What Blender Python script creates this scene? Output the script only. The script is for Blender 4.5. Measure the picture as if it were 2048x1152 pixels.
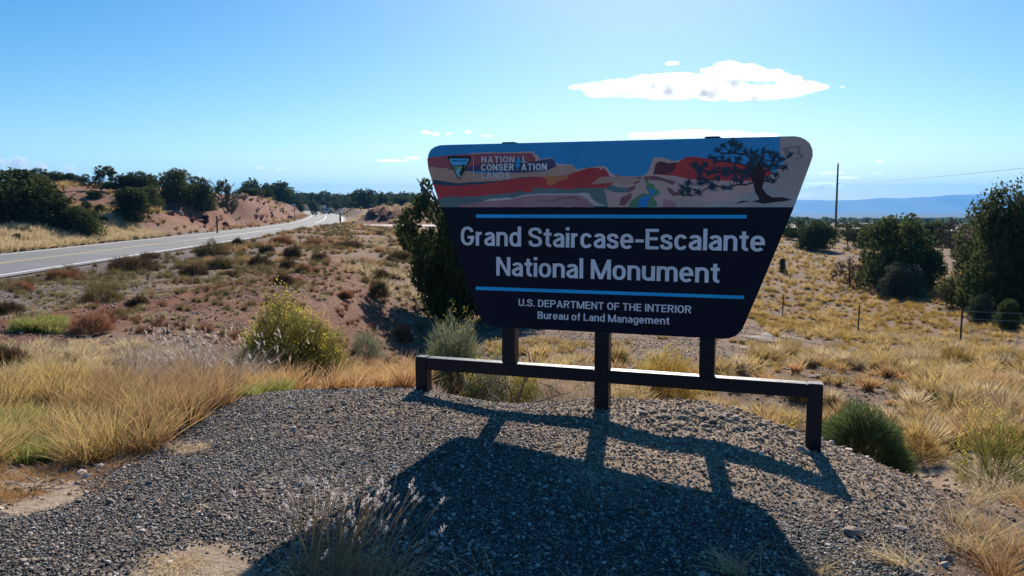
import bpy, bmesh, math
import numpy as np
from mathutils import Vector, Matrix
from mathutils.geometry import tessellate_polygon

sc = bpy.context.scene
for o in list(bpy.data.objects):
    bpy.data.objects.remove(o)
C = sc.collection
R = math.radians

# ---------------------------------------------------------------- camera, sky, sun, exposure
CAMZ, FPX, PITCH = 1.65, 1600.0, math.atan(164 / 1600.0)
cd = bpy.data.cameras.new('camera')
cd.sensor_width = 36
cd.lens = 36 * FPX / 2048
cd.clip_start = 0.05
cd.clip_end = 60000
cam = bpy.data.objects.new('camera', cd)
cam.location = (0, 0, CAMZ)
cam.rotation_euler = (R(90) - PITCH, 0, 0)
C.objects.link(cam)
sc.camera = cam

SUN_AZ, SUN_EL = 9.0, 31.3
world = bpy.data.worlds.new('World')
sc.world = world
world.use_nodes = True
wn = world.node_tree
bg = wn.nodes['Background']
sky = wn.nodes.new('ShaderNodeTexSky')
sky.sky_type = 'NISHITA'
sky.sun_disc = False
sky.sun_elevation = R(SUN_EL)
sky.sun_rotation = R(SUN_AZ)
sky.altitude = 1800
sky.air_density = 1.0
sky.dust_density = 1.5
sky.ozone_density = 1.6
hsv = wn.nodes.new('ShaderNodeHueSaturation')
hsv.inputs['Saturation'].default_value = 1.5
wn.links.new(sky.outputs[0], hsv.inputs['Color'])
tint = wn.nodes.new('ShaderNodeMix'); tint.data_type = 'RGBA'; tint.blend_type = 'MULTIPLY'
tint.inputs[0].default_value = 1.0; tint.inputs[7].default_value = (0.92, 1.0, 0.95, 1)
wn.links.new(hsv.outputs[0], tint.inputs[6]); wn.links.new(tint.outputs[2], bg.inputs[0])
bg.inputs[1].default_value = 0.075

sun = bpy.data.lights.new('sun', 'SUN')
sun.energy = 5.0
sun.angle = R(0.55)
sun.color = (1.0, 0.91, 0.78)
so = bpy.data.objects.new('sun', sun)
sd = Vector((math.sin(R(SUN_AZ)) * math.cos(R(SUN_EL)), math.cos(R(SUN_AZ)) * math.cos(R(SUN_EL)), math.sin(R(SUN_EL))))
so.rotation_euler = (-sd).to_track_quat('-Z', 'Y').to_euler()
so.location = (0, 0, 30)
C.objects.link(so)

sc.view_settings.view_transform = 'Standard'
sc.view_settings.look = 'None'
sc.view_settings.exposure = 0.68
sc.view_settings.gamma = 1.0
sc.view_settings.use_curve_mapping = False
sc.render.engine = 'CYCLES'
sc.cycles.use_denoising = True
sc.cycles.max_bounces = 6
sc.cycles.transparent_max_bounces = 12
sc.cycles.volume_bounces = 1
sc.cycles.sample_clamp_indirect = 6

# ---------------------------------------------------------------- helpers
rng = np.random.default_rng(11)
CAM = np.array([0, 0, CAMZ])
Fv = np.array([0, math.cos(PITCH), -math.sin(PITCH)])
Uv = np.array([0, math.sin(PITCH), math.cos(PITCH)])
Rv = np.array([1.0, 0, 0])


def rays(px, py):
    px = np.atleast_1d(np.asarray(px, float)); py = np.atleast_1d(np.asarray(py, float))
    return Fv + ((px - 1024) / FPX)[:, None] * Rv + ((576 - py) / FPX)[:, None] * Uv


def at(px, py, Y):
    r = rays(px, py)[0]
    return CAM + r * (Y / r[1])


def _hash(ix, iy, seed):
    n = (ix * 374761393 + iy * 668265263 + seed * 1442695041) & 0x7fffffff
    n = ((n ^ (n >> 13)) * 1274126177) & 0x7fffffff
    n = (n ^ (n >> 16)) & 0xffffff
    return n / float(0xffffff)


def vnoise(x, y, seed=0):
    x = np.asarray(x, float); y = np.asarray(y, float)
    ix = np.floor(x).astype(np.int64); iy = np.floor(y).astype(np.int64)
    fx = x - ix; fy = y - iy
    fx = fx * fx * (3 - 2 * fx); fy = fy * fy * (3 - 2 * fy)
    a = _hash(ix, iy, seed); b = _hash(ix + 1, iy, seed); c = _hash(ix, iy + 1, seed); d = _hash(ix + 1, iy + 1, seed)
    return (a * (1 - fx) + b * fx) * (1 - fy) + (c * (1 - fx) + d * fx) * fy


def fbm(x, y, seed=0, octv=4):
    s = 0; a = 0.5; f = 1.0
    for k in range(octv):
        s = s + a * (vnoise(np.asarray(x) * f, np.asarray(y) * f, seed + k * 17) - 0.5)
        a *= 0.5; f *= 2.03
    return s


def sst(x, a, b):
    t = np.clip((x - a) / (b - a), 0, 1)
    return t * t * (3 - 2 * t)


def tag(o, label=None, cat=None, group=None, kind=None):
    if label: o['label'] = label
    if cat: o['category'] = cat
    if group: o['group'] = group
    if kind: o['kind'] = kind
    return o


def empty(name, loc, label, cat, group=None, rz=0):
    o = bpy.data.objects.new(name, None)
    o.location = loc; o.rotation_euler = (0, 0, rz)
    o.empty_display_size = 0.2
    C.objects.link(o)
    return tag(o, label, cat, group)


def np_mesh(name, V, faces, attrs=None, smooth=False, midx=None):
    """V (n,3); faces a list of (m,k) index arrays; attrs {name: (n,) or (n,3)} on points"""
    me = bpy.data.meshes.new(name)
    V = np.asarray(V, np.float32)
    me.vertices.add(len(V)); me.vertices.foreach_set('co', V.ravel())
    faces = [np.asarray(f, np.int32) for f in faces if len(f)]
    nl = sum(f.size for f in faces); nf = sum(len(f) for f in faces)
    me.loops.add(nl); me.polygons.add(nf)
    me.loops.foreach_set('vertex_index', np.concatenate([f.ravel() for f in faces]))
    tot = np.concatenate([np.full(len(f), f.shape[1], np.int32) for f in faces])
    st = np.concatenate([[0], np.cumsum(tot)[:-1]]).astype(np.int32)
    me.polygons.foreach_set('loop_start', st)
    try:
        me.polygons.foreach_set('loop_total', tot)
    except Exception:
        pass
    if midx is not None: me.polygons.foreach_set('material_index', np.asarray(midx, np.int32))
    me.polygons.foreach_set('use_smooth', np.full(nf, smooth, bool))
    for k, a in (attrs or {}).items():
        a = np.asarray(a, np.float32)
        if a.ndim == 1:
            at_ = me.attributes.new(k, 'FLOAT', 'POINT'); at_.data.foreach_set('value', a)
        else:
            at_ = me.attributes.new(k, 'FLOAT_VECTOR', 'POINT'); at_.data.foreach_set('vector', a.ravel())
    me.update(calc_edges=True)
    return me


def obj(name, me, mats=None, parent=None, loc=None):
    o = bpy.data.objects.new(name, me)
    C.objects.link(o)
    if mats is not None:
        for m in (mats if isinstance(mats, (list, tuple)) else [mats]):
            if len(me.materials) < (len(mats) if isinstance(mats, (list, tuple)) else 1): me.materials.append(m)
    if parent: o.parent = parent
    if loc is not None: o.location = loc
    return o


class Acc:
    """collects verts, faces and attributes into one mesh"""
    def __init__(s): s.V = []; s.F3 = []; s.F4 = []; s.A = {}; s.n = 0
    def add(s, V, F3=None, F4=None, **at_):
        V = np.asarray(V, float)
        if F3 is not None and len(F3): s.F3.append(np.asarray(F3) + s.n)
        if F4 is not None and len(F4): s.F4.append(np.asarray(F4) + s.n)
        s.V.append(V); s.n += len(V)
        for k, a in at_.items(): s.A.setdefault(k, []).append(np.broadcast_to(a, (len(V),)) if np.ndim(a) < 2 else a)
    def mesh(s, name, smooth=False):
        fs = []
        if s.F3: fs.append(np.concatenate(s.F3))
        if s.F4: fs.append(np.concatenate(s.F4))
        return np_mesh(name, np.concatenate(s.V), fs, {k: np.concatenate(v) for k, v in s.A.items()}, smooth)


def tube(pts, rad, n=6, cap=True):
    pts = np.asarray(pts, float); m = len(pts)
    rad = np.broadcast_to(rad, (m,))
    tg = np.gradient(pts, axis=0); tg /= np.linalg.norm(tg, axis=1)[:, None] + 1e-9
    ref = np.array([0.31, 0.17, 0.93]); 
    if abs(tg.mean(0) @ ref) > 0.9: ref = np.array([1.0, 0.1, 0])
    u = np.cross(tg, ref); u /= np.linalg.norm(u, axis=1)[:, None] + 1e-9
    v = np.cross(tg, u)
    a = np.linspace(0, 2 * math.pi, n, endpoint=False)
    V = pts[:, None, :] + rad[:, None, None] * (np.cos(a)[None, :, None] * u[:, None, :] + np.sin(a)[None, :, None] * v[:, None, :])
    V = V.reshape(-1, 3)
    i = np.arange(m - 1)[:, None] * n; j = np.arange(n)[None, :]; k = (j + 1) % n
    F = np.stack([i + j, i + k, i + n + k, i + n + j], -1).reshape(-1, 4)
    F3 = np.zeros((0, 3), int)
    if cap:
        V = np.vstack([V, pts[:1], pts[-1:]]); a0 = m * n; jj = np.arange(n); kk = (jj + 1) % n
        F3 = np.vstack([np.stack([np.full(n, a0), kk, jj], -1), np.stack([np.full(n, a0 + 1), (m - 1) * n + jj, (m - 1) * n + kk], -1)])
    return V, F3, F


def box(cx, cy, cz, sx, sy, sz, bev=0.0):
    """bevelled box verts/faces through bmesh"""
    bm = bmesh.new()
    bmesh.ops.create_cube(bm, size=1.0, matrix=Matrix.Translation((cx, cy, cz)) @ Matrix.Diagonal((sx, sy, sz, 1)))
    if bev > 0: bmesh.ops.bevel(bm, geom=bm.edges[:], offset=bev, segments=2, affect='EDGES')
    return bm


def bm_obj(name, bm, mats, parent=None, loc=None):
    me = bpy.data.meshes.new(name)
    bm.normal_update(); bm.to_mesh(me); bm.free()
    return obj(name, me, mats, parent, loc)


# ---------------------------------------------------------------- materials
def mat(name, col=(0.5, 0.5, 0.5), rough=0.8, metal=0.0):
    m = bpy.data.materials.new(name); m.use_nodes = True
    b = m.node_tree.nodes['Principled BSDF']
    b.inputs['Base Color'].default_value = (*col, 1); b.inputs['Roughness'].default_value = rough
    b.inputs['Metallic'].default_value = metal
    return m


class NT:
    def __init__(s, m): s.t = m.node_tree; s.b = s.t.nodes.get('Principled BSDF')
    def n(s, t, **kw):
        x = s.t.nodes.new(t)
        for k, v in kw.items(): setattr(x, k, v)
        return x
    def l(s, a, b): s.t.links.new(a, b)
    def attr(s, name): return s.n('ShaderNodeAttribute', attribute_name=name).outputs['Fac']
    def noise(s, scale, detail=4, rough=0.55, coord=None, dim='3D'):
        x = s.n('ShaderNodeTexNoise'); x.inputs['Scale'].default_value = scale
        x.inputs['Detail'].default_value = detail; x.inputs['Roughness'].default_value = rough
        if coord is not None: s.l(coord, x.inputs['Vector'])
        return x.outputs['Fac']
    def ramp(s, fac, stops):
        x = s.n('ShaderNodeValToRGB'); cr = x.color_ramp
        while len(cr.elements) < len(stops): cr.elements.new(0.5)
        for e, (p, c) in zip(cr.elements, stops):
            e.position = p; e.color = (*c, 1) if len(c) == 3 else c
        s.l(fac, x.inputs[0]); return x.outputs[0]
    def mix(s, fac, a, b, mode='MIX'):
        x = s.n('ShaderNodeMix', data_type='RGBA', blend_type=mode)
        if isinstance(fac, (int, float)): x.inputs[0].default_value = fac
        else: s.l(fac, x.inputs[0])
        for k, v in ((6, a), (7, b)):
            if isinstance(v, tuple): x.inputs[k].default_value = (*v, 1)
            else: s.l(v, x.inputs[k])
        return x.outputs[2]
    def math(s, op, a, b=None, clamp=False):
        x = s.n('ShaderNodeMath', operation=op, use_clamp=clamp)
        for k, v in ((0, a), (1, b)):
            if v is None: continue
            if isinstance(v, (int, float)): x.inputs[k].default_value = v
            else: s.l(v, x.inputs[k])
        return x.outputs[0]
    def bump(s, h, strength=0.5, dist=0.02):
        x = s.n('ShaderNodeBump'); x.inputs['Strength'].default_value = strength; x.inputs['Distance'].default_value = dist
        s.l(h, x.inputs['Height']); s.l(x.outputs[0], s.b.inputs['Normal']); return x


def plant_mat(name, c0, c1, tip=None, trans=0.45, tipw=0.7, rnd=0.25):
    """thin blades: diffuse + translucent, colour varied per blade (var), towards the tip (tt) and per object"""
    m = bpy.data.materials.new(name); m.use_nodes = True
    k = NT(m); out = k.t.nodes['Material Output']; k.t.nodes.remove(k.b)
    col = k.mix(k.attr('var'), c0, c1)
    if tip is not None:
        tt = k.math('MULTIPLY', k.math('POWER', k.attr('tt'), 1.0), tipw)
        col = k.mix(tt, col, tip)
    oi = k.n('ShaderNodeObjectInfo')
    h = k.n('ShaderNodeHueSaturation')
    v = k.math('MULTIPLY_ADD', oi.outputs['Random'], rnd * 2)
    k.t.nodes[-1].inputs[2].default_value = 1 - rnd
    k.l(v, h.inputs['Value']); k.l(col, h.inputs['Color'])
    d = k.n('ShaderNodeBsdfDiffuse'); t = k.n('ShaderNodeBsdfTranslucent'); mx = k.n('ShaderNodeMixShader')
    mx.inputs[0].default_value = trans
    k.l(h.outputs[0], d.inputs[0]); k.l(h.outputs[0], t.inputs[0])
    k.l(d.outputs[0], mx.inputs[1]); k.l(t.outputs[0], mx.inputs[2]); k.l(mx.outputs[0], out.inputs[0])
    return m


M = {}
M['juniper'] = plant_mat('juniper_foliage', (0.026, 0.044, 0.018), (0.100, 0.120, 0.042), trans=0.36, rnd=0.2)
M['pinyon'] = plant_mat('pinyon_foliage', (0.036, 0.054, 0.026), (0.130, 0.135, 0.058), trans=0.38, rnd=0.2)
M['brownleaf'] = plant_mat('dry_foliage', (0.06, 0.045, 0.03), (0.12, 0.08, 0.05), trans=0.25)
M['bark'] = mat('bark', (0.11, 0.085, 0.065), 0.9)
M['deadwood'] = mat('dead_wood', (0.42, 0.37, 0.31), 0.85)
M['twig'] = plant_mat('brown_twig', (0.075, 0.05, 0.03), (0.22, 0.15, 0.085), trans=0.25)
M['grassgold'] = plant_mat('golden_grass', (0.21, 0.12, 0.034), (0.46, 0.30, 0.09), (0.65, 0.50, 0.25), 0.45)
M['grassstraw'] = plant_mat('straw_grass', (0.32, 0.23, 0.11), (0.56, 0.43, 0.24), (0.70, 0.58, 0.38), 0.45)
M['grassorange'] = plant_mat('russet_grass', (0.29, 0.12, 0.045), (0.52, 0.29, 0.105), (0.64, 0.46, 0.25), 0.45)
M['grassgrey'] = plant_mat('greyish_seed_grass', (0.34, 0.25, 0.16), (0.50, 0.40, 0.30), (0.50, 0.42, 0.38), 0.4)
M['grassgreen'] = plant_mat('green_grass', (0.13, 0.20, 0.04), (0.34, 0.36, 0.09), (0.45, 0.40, 0.16), 0.45)
M['snake'] = plant_mat('golden_shrub', (0.20, 0.12, 0.03), (0.42, 0.27, 0.07), (0.52, 0.37, 0.11), 0.35)
M['ochre'] = plant_mat('ochre_shrub', (0.42, 0.27, 0.03), (0.58, 0.39, 0.06), None, 0.35)
M['rabbit'] = plant_mat('rabbitbrush_green', (0.15, 0.14, 0.04), (0.32, 0.28, 0.085), None, 0.4)
M['sage'] = plant_mat('grey_green_leaf', (0.16, 0.19, 0.11), (0.30, 0.31, 0.20), None, 0.35)
M['greyshrub'] = plant_mat('grey_shrub_foliage', (0.045, 0.058, 0.038), (0.10, 0.115, 0.075), None, 0.3)
M['bushgreen'] = plant_mat('bright_green_leaf', (0.07, 0.105, 0.035), (0.20, 0.24, 0.10), None, 0.4)
M['flower'] = plant_mat('yellow_flower', (0.60, 0.48, 0.05), (0.82, 0.68, 0.14), None, 0.4)
M['seed'] = plant_mat('pale_seed_fluff', (0.34, 0.28, 0.27), (0.80, 0.74, 0.71), None, 0.5)
M['redtwig'] = plant_mat('reddish_twig', (0.24, 0.11, 0.06), (0.40, 0.21, 0.12), None, 0.3)

# ---------------------------------------------------------------- terrain height
def P(px, py, Y):
    return tuple(at(px, py, Y))

ctrl = []
def fit0(x, y):
    y = y - 5
    return 0.10077 - 0.035 * x + 0.0379 * y - 0.01935 * x * x + 0.0214 * x * y + 0.00507 * y * y
for x in (-2, -1, 0, 1, 2):
    for y in (2.5, 3.5, 4.5, 5.4):
        ctrl.append((x, y, fit0(x, max(y, 3.2))))
ctrl += [(-0.7, 6.35, 0.16), (0.66, 5.86, 0.14), (-2.2, 5.8, 0.11), (-3.2, 4.6, 0.02), (-4.5, 3.5, 0.0), (-3, 1, 0), (0, 0, 0.03), (3, 0, -0.1), (0, -4, 0), (-8, -4, -0.1), (8, -4, -0.5), (-20, -20, -0.4), (20, -20, -1.2), (0, -60, -1), (-60, -60, -1), (60, -60, -3), (0, -3000, -1), (-3000, 0, 10), (3000, 0, -15), (4000, 4000, -40), (-4000, 4000, 30)]
ctrl += [P(830, 773, 6.68), P(480, 790, 6.6), P(650, 776, 6.7), P(1200, 795, 6.3), P(1400, 801, 6.45), P(1500, 829, 6.3), P(1650, 882, 5.85), P(1760, 930, 5.5), P(1870, 975, 5.35), P(1930, 1010, 5.15)]
ctrl += [(-0.8, 7.8, -0.45), (-0.9, 9.2, -0.95), (1, 8, -0.75), (2.2, 8, -0.95), (-2.6, 8.6, -0.3), (3.4, 7.2, -0.85), (-4, 7, -0.1)]
ctrl += [P(1900, 930, 8), P(1900, 1000, 6.3), P(2040, 1000, 6.0), P(2040, 1140, 4.2)]
ctrl += [P(100, 930, 5.3), P(0, 800, 7.2), P(0, 700, 11), P(300, 640, 15), P(0, 600, 20), P(480, 560, 27), P(600, 740, 10.6), P(700, 690, 13), P(800, 690, 15), P(830, 740, 11), P(850, 640, 22), P(740, 560, 30), P(760, 620, 20), P(660, 600, 21), P(650, 500, 48), P(820, 500, 50), P(820, 560, 34), P(830, 470, 75), P(925, 617, 30), P(420, 600, 19)]
ctrl += [P(1000, 670, 20), P(1100, 690, 18), P(1300, 690, 18), P(1100, 760, 11.5), P(1300, 740, 13), P(1500, 700, 19), P(1520, 622, 38), P(1920, 697, 24), P(1716, 670, 30), P(1565, 640, 38), P(1750, 800, 12), P(2040, 800, 13), P(1950, 740, 18), P(1700, 760, 14), P(1540, 560, 55), P(1600, 490, 85), P(1560, 480, 90), P(1700, 520, 70), P(1900, 590, 45), P(2040, 610, 40), P(1850, 482, 110), P(1200, 480, 80), P(1200, 560, 45), P(1050, 460, 110), P(2100, 900, 9), P(2300, 700, 20)]
ctrl += [P(1700, 455, 230), P(2000, 455, 230), P(1300, 440, 250), P(1700, 444, 900), P(2000, 444, 900), P(1700, 432, 4500), P(2000, 430, 4500), P(1300, 432, 4500), P(1700, 424, 9500), P(2100, 424, 9500), P(1300, 422, 9500)]
# left of the highway: the wooded rise
ctrl += [P(0, 472, 52), P(250, 455, 63), P(350, 420, 78), P(200, 420, 76), P(250, 388, 95), P(100, 400, 86), P(100, 377, 98), P(0, 400, 80), P(-200, 400, 80), P(-300, 380, 120), P(330, 384, 105), P(430, 388, 108), P(100, 370, 125), P(300, 376, 140), P(-400, 470, 45), P(-100, 370, 200), P(300, 385, 260), P(500, 398, 300), P(200, 390, 500)]
ctrl += [P(520, 394, 135), P(580, 407, 165)]
ctrl += [P(620, 405, 520), P(700, 409, 480), P(800, 410, 480), P(560, 402, 480), P(760, 418, 300), P(820, 418, 250), P(760, 447, 125), P(900, 412, 500), P(740, 402, 800), P(1000, 415, 800), P(600, 398, 900), P(800, 412, 3000), P(500, 400, 3000), P(0, 400, 2000), P(900, 414, 9000), P(300, 400, 9000)]
CT = np.array(ctrl)


def warp(x, y):
    r = np.sqrt(x * x + y * y) + 1e-6
    k = np.log1p(r / 3.0) / r
    return np.stack([x * k, y * k], -1)


_q = warp(CT[:, 0], CT[:, 1])
def _ker(r2): return 0.5 * r2 * np.log(r2 + 1e-9)
_n = len(CT)
_d2 = ((_q[:, None] - _q[None]) ** 2).sum(-1)
_K = _ker(_d2) + np.eye(_n) * 0.0008
_A = np.zeros((_n + 3, _n + 3)); _A[:_n, :_n] = _K
_A[:_n, _n] = 1; _A[:_n, _n + 1:] = _q; _A[_n:, :_n] = _A[:_n, _n:].T
# heights in a compressed scale so that far swells do not ring near the camera
def _enc(z): return np.arcsinh(z)
def _dec(z): return np.sinh(z)
_w = np.linalg.solve(_A, np.concatenate([_enc(CT[:, 2]), [0, 0, 0]]))

# highway centre line (x, y, z)
ROADC = [(-14, -75, -1.0), (-17.5, -30, -1.0), (-20.6, 0, -1.02), (-22.9, 20, -1.05), (-24.2, 37, -1.05), (-25.6, 60, -1.05), (-26.6, 80, -1.05), (-28.5, 105, -1.05), (-31.8, 130, -1.05), (-36.5, 155, -1.05), (-43, 185, -1.05), (-51, 220, -1.05), (-62, 262, -1.05), (-75, 300, -0.75), (-93, 335, -0.2), (-118, 362, 0.2), (-150, 380, 0.6), (-200, 392, 1.2), (-270, 395, 2.0), (-400, 380, 3.0)]


def catmull(p, n=12):
    p = np.asarray(p, float); out = []
    pp = np.vstack([2 * p[0] - p[1], p, 2 * p[-1] - p[-2]])
    for i in range(1, len(pp) - 2):
        a, b, c, d = pp[i - 1:i + 3]
        for t in np.linspace(0, 1, n, endpoint=False):
            out.append(0.5 * ((2 * b) + (c - a) * t + (2 * a - 5 * b + 4 * c - d) * t * t + (3 * b - a - 3 * c + d) * t ** 3))
    out.append(p[-1]); return np.array(out)


ROAD = catmull(ROADC, 12)
SIDE = catmull([(-33, 116, -1.06), (-24, 114, -1.06), (-14, 112.5, -1.05), (0, 112, -1.05), (25, 111, -1.1), (60, 108, -1.6)], 8)
HALF = 4.35


def near_line(x, y, L):
    """distance to polyline L, its height there and the side (+ right of travel)"""
    a = L[:-1]; b = L[1:]
    best = np.full(x.shape, 1e18); zz = np.zeros(x.shape); sd_ = np.zeros(x.shape)
    for i in range(len(a)):
        dx, dy = b[i, 0] - a[i, 0], b[i, 1] - a[i, 1]; l2 = dx * dx + dy * dy
        t = np.clip(((x - a[i, 0]) * dx + (y - a[i, 1]) * dy) / l2, 0, 1)
        ex = x - (a[i, 0] + t * dx); ey = y - (a[i, 1] + t * dy); d = ex * ex + ey * ey
        m = d < best
        best = np.where(m, d, best); zz = np.where(m, a[i, 2] + t * (b[i, 2] - a[i, 2]), zz)
        sd_ = np.where(m, ex * dy - ey * dx, sd_)
    return np.sqrt(best), zz, np.sign(sd_)


def seg_field(x, y, L, W):
    d, z, s = near_line(x, y, np.asarray(L, float)); return np.exp(-(d / W) ** 2)


BERM = [(-9.5, 8), (-7.6, 13), (-7.4, 17), (-7.2, 22), (-7.3, 28), (-8, 36)]


def Hraw(x, y):
    x = np.asarray(x, float); y = np.asarray(y, float); sh = x.shape
    x = x.ravel(); y = y.ravel(); z = np.empty(len(x))
    for i in range(0, len(x), 40000):
        q = warp(x[i:i + 40000], y[i:i + 40000])
        d2 = ((q[:, None] - _q[None]) ** 2).sum(-1)
        z[i:i + 40000] = _dec(_ker(d2) @ _w[:_n] + _w[_n] + q @ _w[_n + 1:])
    return z.reshape(sh)


def H(x, y):
    x = np.atleast_1d(np.asarray(x, float)); y = np.atleast_1d(np.asarray(y, float))
    z = Hraw(x, y)
    r = np.sqrt(x * x + y * y)
    # low gravel berm with wheel tracks beside the highway
    d, _, s = near_line(x, y, np.array([(a, b, 0) for a, b in BERM], float))
    z = z + 0.26 * np.exp(-(d / 1.2) ** 2) - 0.08 * np.exp(-((d - 0.5) / 0.22) ** 2)
    z = z - 1.05 * np.exp(-(((x + 2.7 - 0.02 * (y - 18)) / 1.7) ** 2 + ((y - 20.5) / 7.0) ** 2)) + 0.25 * np.exp(-(((x + 5.4) / 1.3) ** 2 + ((y - 20) / 7.0) ** 2))
    # rock cut left of the highway
    dr, zr, sr = near_line(x, y, ROAD)
    along = sst(y, 76, 92) * (1 - sst(y, 212, 245))
    face = sst(dr, 6.2, 11.5)
    crest = 4.3 * sst(y, 78, 98) * (1 - 0.35 * sst(y, 150, 215)) + 0.5 * fbm(x / 9, y / 9, 5)
    rug = 1.1 * fbm(x / 2.2 + y / 7, y / 3.2, 3, 5) + 0.9 * (np.abs(fbm(x / 1.3 + y / 2.6, y / 9 - x / 4, 13, 4)) - 0.15)
    cutz = -1.05 + crest * face + rug * face * (1 - 0.4 * sst(dr, 14, 22))
    wc = along * (sr < 0) * (1 - sst(dr, 15, 27)) * sst(dr, 4, 6.5)
    z = z * (1 - wc) + cutz * wc
    # red mound past the side road
    mx, my = (x + 18.5) / 7.5, (y - 134) / 12.0
    md = np.sqrt(mx * mx + my * my)
    z = z + (2.7 + 0.9 * fbm(x / 2.5, y / 3.5, 8)) * (1 - sst(md, 0.35, 1.15))
    # road beds
    wr = 1 - sst(dr, HALF + 0.6, HALF + 4.5)
    z = z * (1 - wr) + (zr - 0.05) * wr
    d2, z2, _ = near_line(x, y, SIDE)
    w2 = 1 - sst(d2, 5.4, 15)
    z = z * (1 - w2) + (z2 - 0.06) * w2
    # roughness, growing with distance from the gravel pad
    amp = sst(r, 6.0, 14) * (1 - wr) * (1 - w2)
    z = z + amp * (0.10 * fbm(x / 0.9, y / 0.9, 1) + 0.30 * fbm(x / 5, y / 5, 2)) * (1 + sst(r, 60, 300) * 2)
    z = z + 0.018 * fbm(x / 0.35, y / 0.35, 4) * (1 - wr)
    return z


_ts = np.concatenate([np.geomspace(2.2, 14, 110), np.geomspace(14.1, 700, 170)])
def G(px, py):
    """where the view ray through a photo pixel meets the ground"""
    r = rays(px, py); r = r / r[:, 1:2]
    Pt = CAM + r[:, None, :] * _ts[None, :, None]
    dz = Pt[..., 2] - H(Pt[..., 0].ravel(), Pt[..., 1].ravel()).reshape(Pt.shape[:2])
    below = dz < 0
    i = np.where(below.any(1), below.argmax(1), len(_ts) - 1); i = np.maximum(i, 1)
    k = np.arange(len(i)); a = dz[k, i - 1]; b = dz[k, i]
    t = np.clip(a / (a - b + 1e-9), 0, 1); Y = _ts[i - 1] * (1 - t) + _ts[i] * t
    Q = CAM + r * Y[:, None]
    Q[:, 2] = H(Q[:, 0], Q[:, 1])
    return Q


def inpoly(x, y, poly):
    poly = np.asarray(poly, float); ins = np.zeros(x.shape, bool); j = len(poly) - 1
    for i in range(len(poly)):
        xi, yi = poly[i]; xj, yj = poly[j]
        c = ((yi > y) != (yj > y)) & (x < (xj - xi) * (y - yi) / (yj - yi + 1e-12) + xi)
        ins ^= c; j = i
    return ins


PADPX = [(-60, 1010), (60, 985), (180, 970), (300, 900), (400, 838), (480, 792), (560, 783), (650, 777), (830, 775), (1000, 783), (1200, 797), (1400, 803), (1500, 831), (1650, 884), (1760, 932), (1870, 978), (1900, 1010), (1900, 1060), (1840, 1152), (1840, 1300), (-60, 1300)]
PAD = [tuple(v[:2]) for v in G([p_[0] for p_ in PADPX], [p_[1] for p_ in PADPX])]
def tan_sunlit_mask(x, y):
    a = sst(x + 1.6 * fbm(x / 0.6, y / 0.6, 47), -0.5, 0.8) * sst(y + 0.5 * fbm(x / 0.5, y / 0.5, 49), 3.9, 4.7)
    return np.maximum(a, 0.6 * sst(y + 0.8 * fbm(x / 0.5, y / 0.5, 50), 4.9, 5.7) * sst(x, -2.4, -0.9))  # crest strip lightened to tan too, painting in the sunlight behind the shadows


SANDPX = [[(250, 1152), (290, 1105), (390, 1085), (480, 1090), (500, 1110), (560, 1135), (620, 1160), (620, 1240), (250, 1240)], [(330, 905), (350, 885), (420, 882), (425, 900), (360, 912)], [(368, 1025), (390, 1010), (412, 1015), (400, 1030)], [(-40, 1010), (-40, 930), (60, 925), (130, 960), (190, 985), (120, 1015), (40, 1035)]]
SANDS = [[tuple(v[:2]) for v in G([a for a, b in s], [b for a, b in s])] for s in SANDPX]

# ---------------------------------------------------------------- the ground, one sheet to the horizon
rr = np.concatenate([[0.0], np.geomspace(0.6, 12800, 620)])
ang = np.concatenate([np.linspace(-180, -42, 30, endpoint=False), np.linspace(-42, 42, 420, endpoint=False), np.linspace(42, 180, 30, endpoint=False)])
ang = np.radians(ang); na = len(ang)
RX = (rr[:, None] * np.sin(ang)[None]); RY = (rr[:, None] * np.cos(ang)[None])
RZ = H(RX.ravel(), RY.ravel())
X = RX.ravel(); Y = RY.ravel()
wob = 0.35 * fbm(X / 0.7, Y / 0.7, 21); wob2 = 0.35 * fbm(X / 0.7 + 50, Y / 0.7, 22)
pad = inpoly(X + wob, Y + wob2, PAD).astype(float)
sand = np.zeros(len(X))
for s in SANDS: sand = np.maximum(sand, inpoly(X + wob * 0.4, Y + wob2 * 0.4, s).astype(float))
dr, zr, sr = near_line(X, Y, ROAD)
gravel = pad.copy()
shoulder = (sr > 0) * (1 - sst(dr + 6 * fbm(X / 3, Y / 3, 31), 9.5, 13.5)) * (1 - sst(Y, 40, 62))
shoulder = np.maximum(shoulder, 1 - sst(dr + 1.2 * fbm(X / 2, Y / 2, 33), 5.0, 6.2))
gravel = np.maximum(gravel, shoulder)
db, _, sb = near_line(X, Y, np.array([(a, b, 0) for a, b in BERM], float))
red = 1.25 * np.exp(-((db - 0.2) / 1.3) ** 2) * (1 - pad) * (0.85 + 0.5 * fbm(X / 2, Y / 2, 40))
slope_ = inpoly(X + 2 * fbm(X / 3, Y / 3, 41), Y, [(-8, 30), (-7, 16), (-4, 11), (-1, 8), (-0.6, 12), (-3.2, 24), (-6, 33)])
red = np.maximum(red, slope_ * (0.6 + 0.8 * fbm(X / 1.2, Y / 1.2, 43)))
red = np.maximum(red, (sr < 0) * sst(dr, 5.5, 8) * (1 - sst(dr, 34, 50)) * (0.72 + 0.9 * fbm(X / 9, Y / 9, 42)))
md = np.sqrt(((X + 18.5) / 7.5) ** 2 + ((Y - 134) / 12.0) ** 2)
red = np.maximum(red, 1 - sst(md, 0.7, 1.3))
red = np.maximum(red, 0.10 * sst(fbm(X / 14, Y / 14, 44), 0.0, 0.2) * sst(np.hypot(X, Y), 15, 25))
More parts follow.
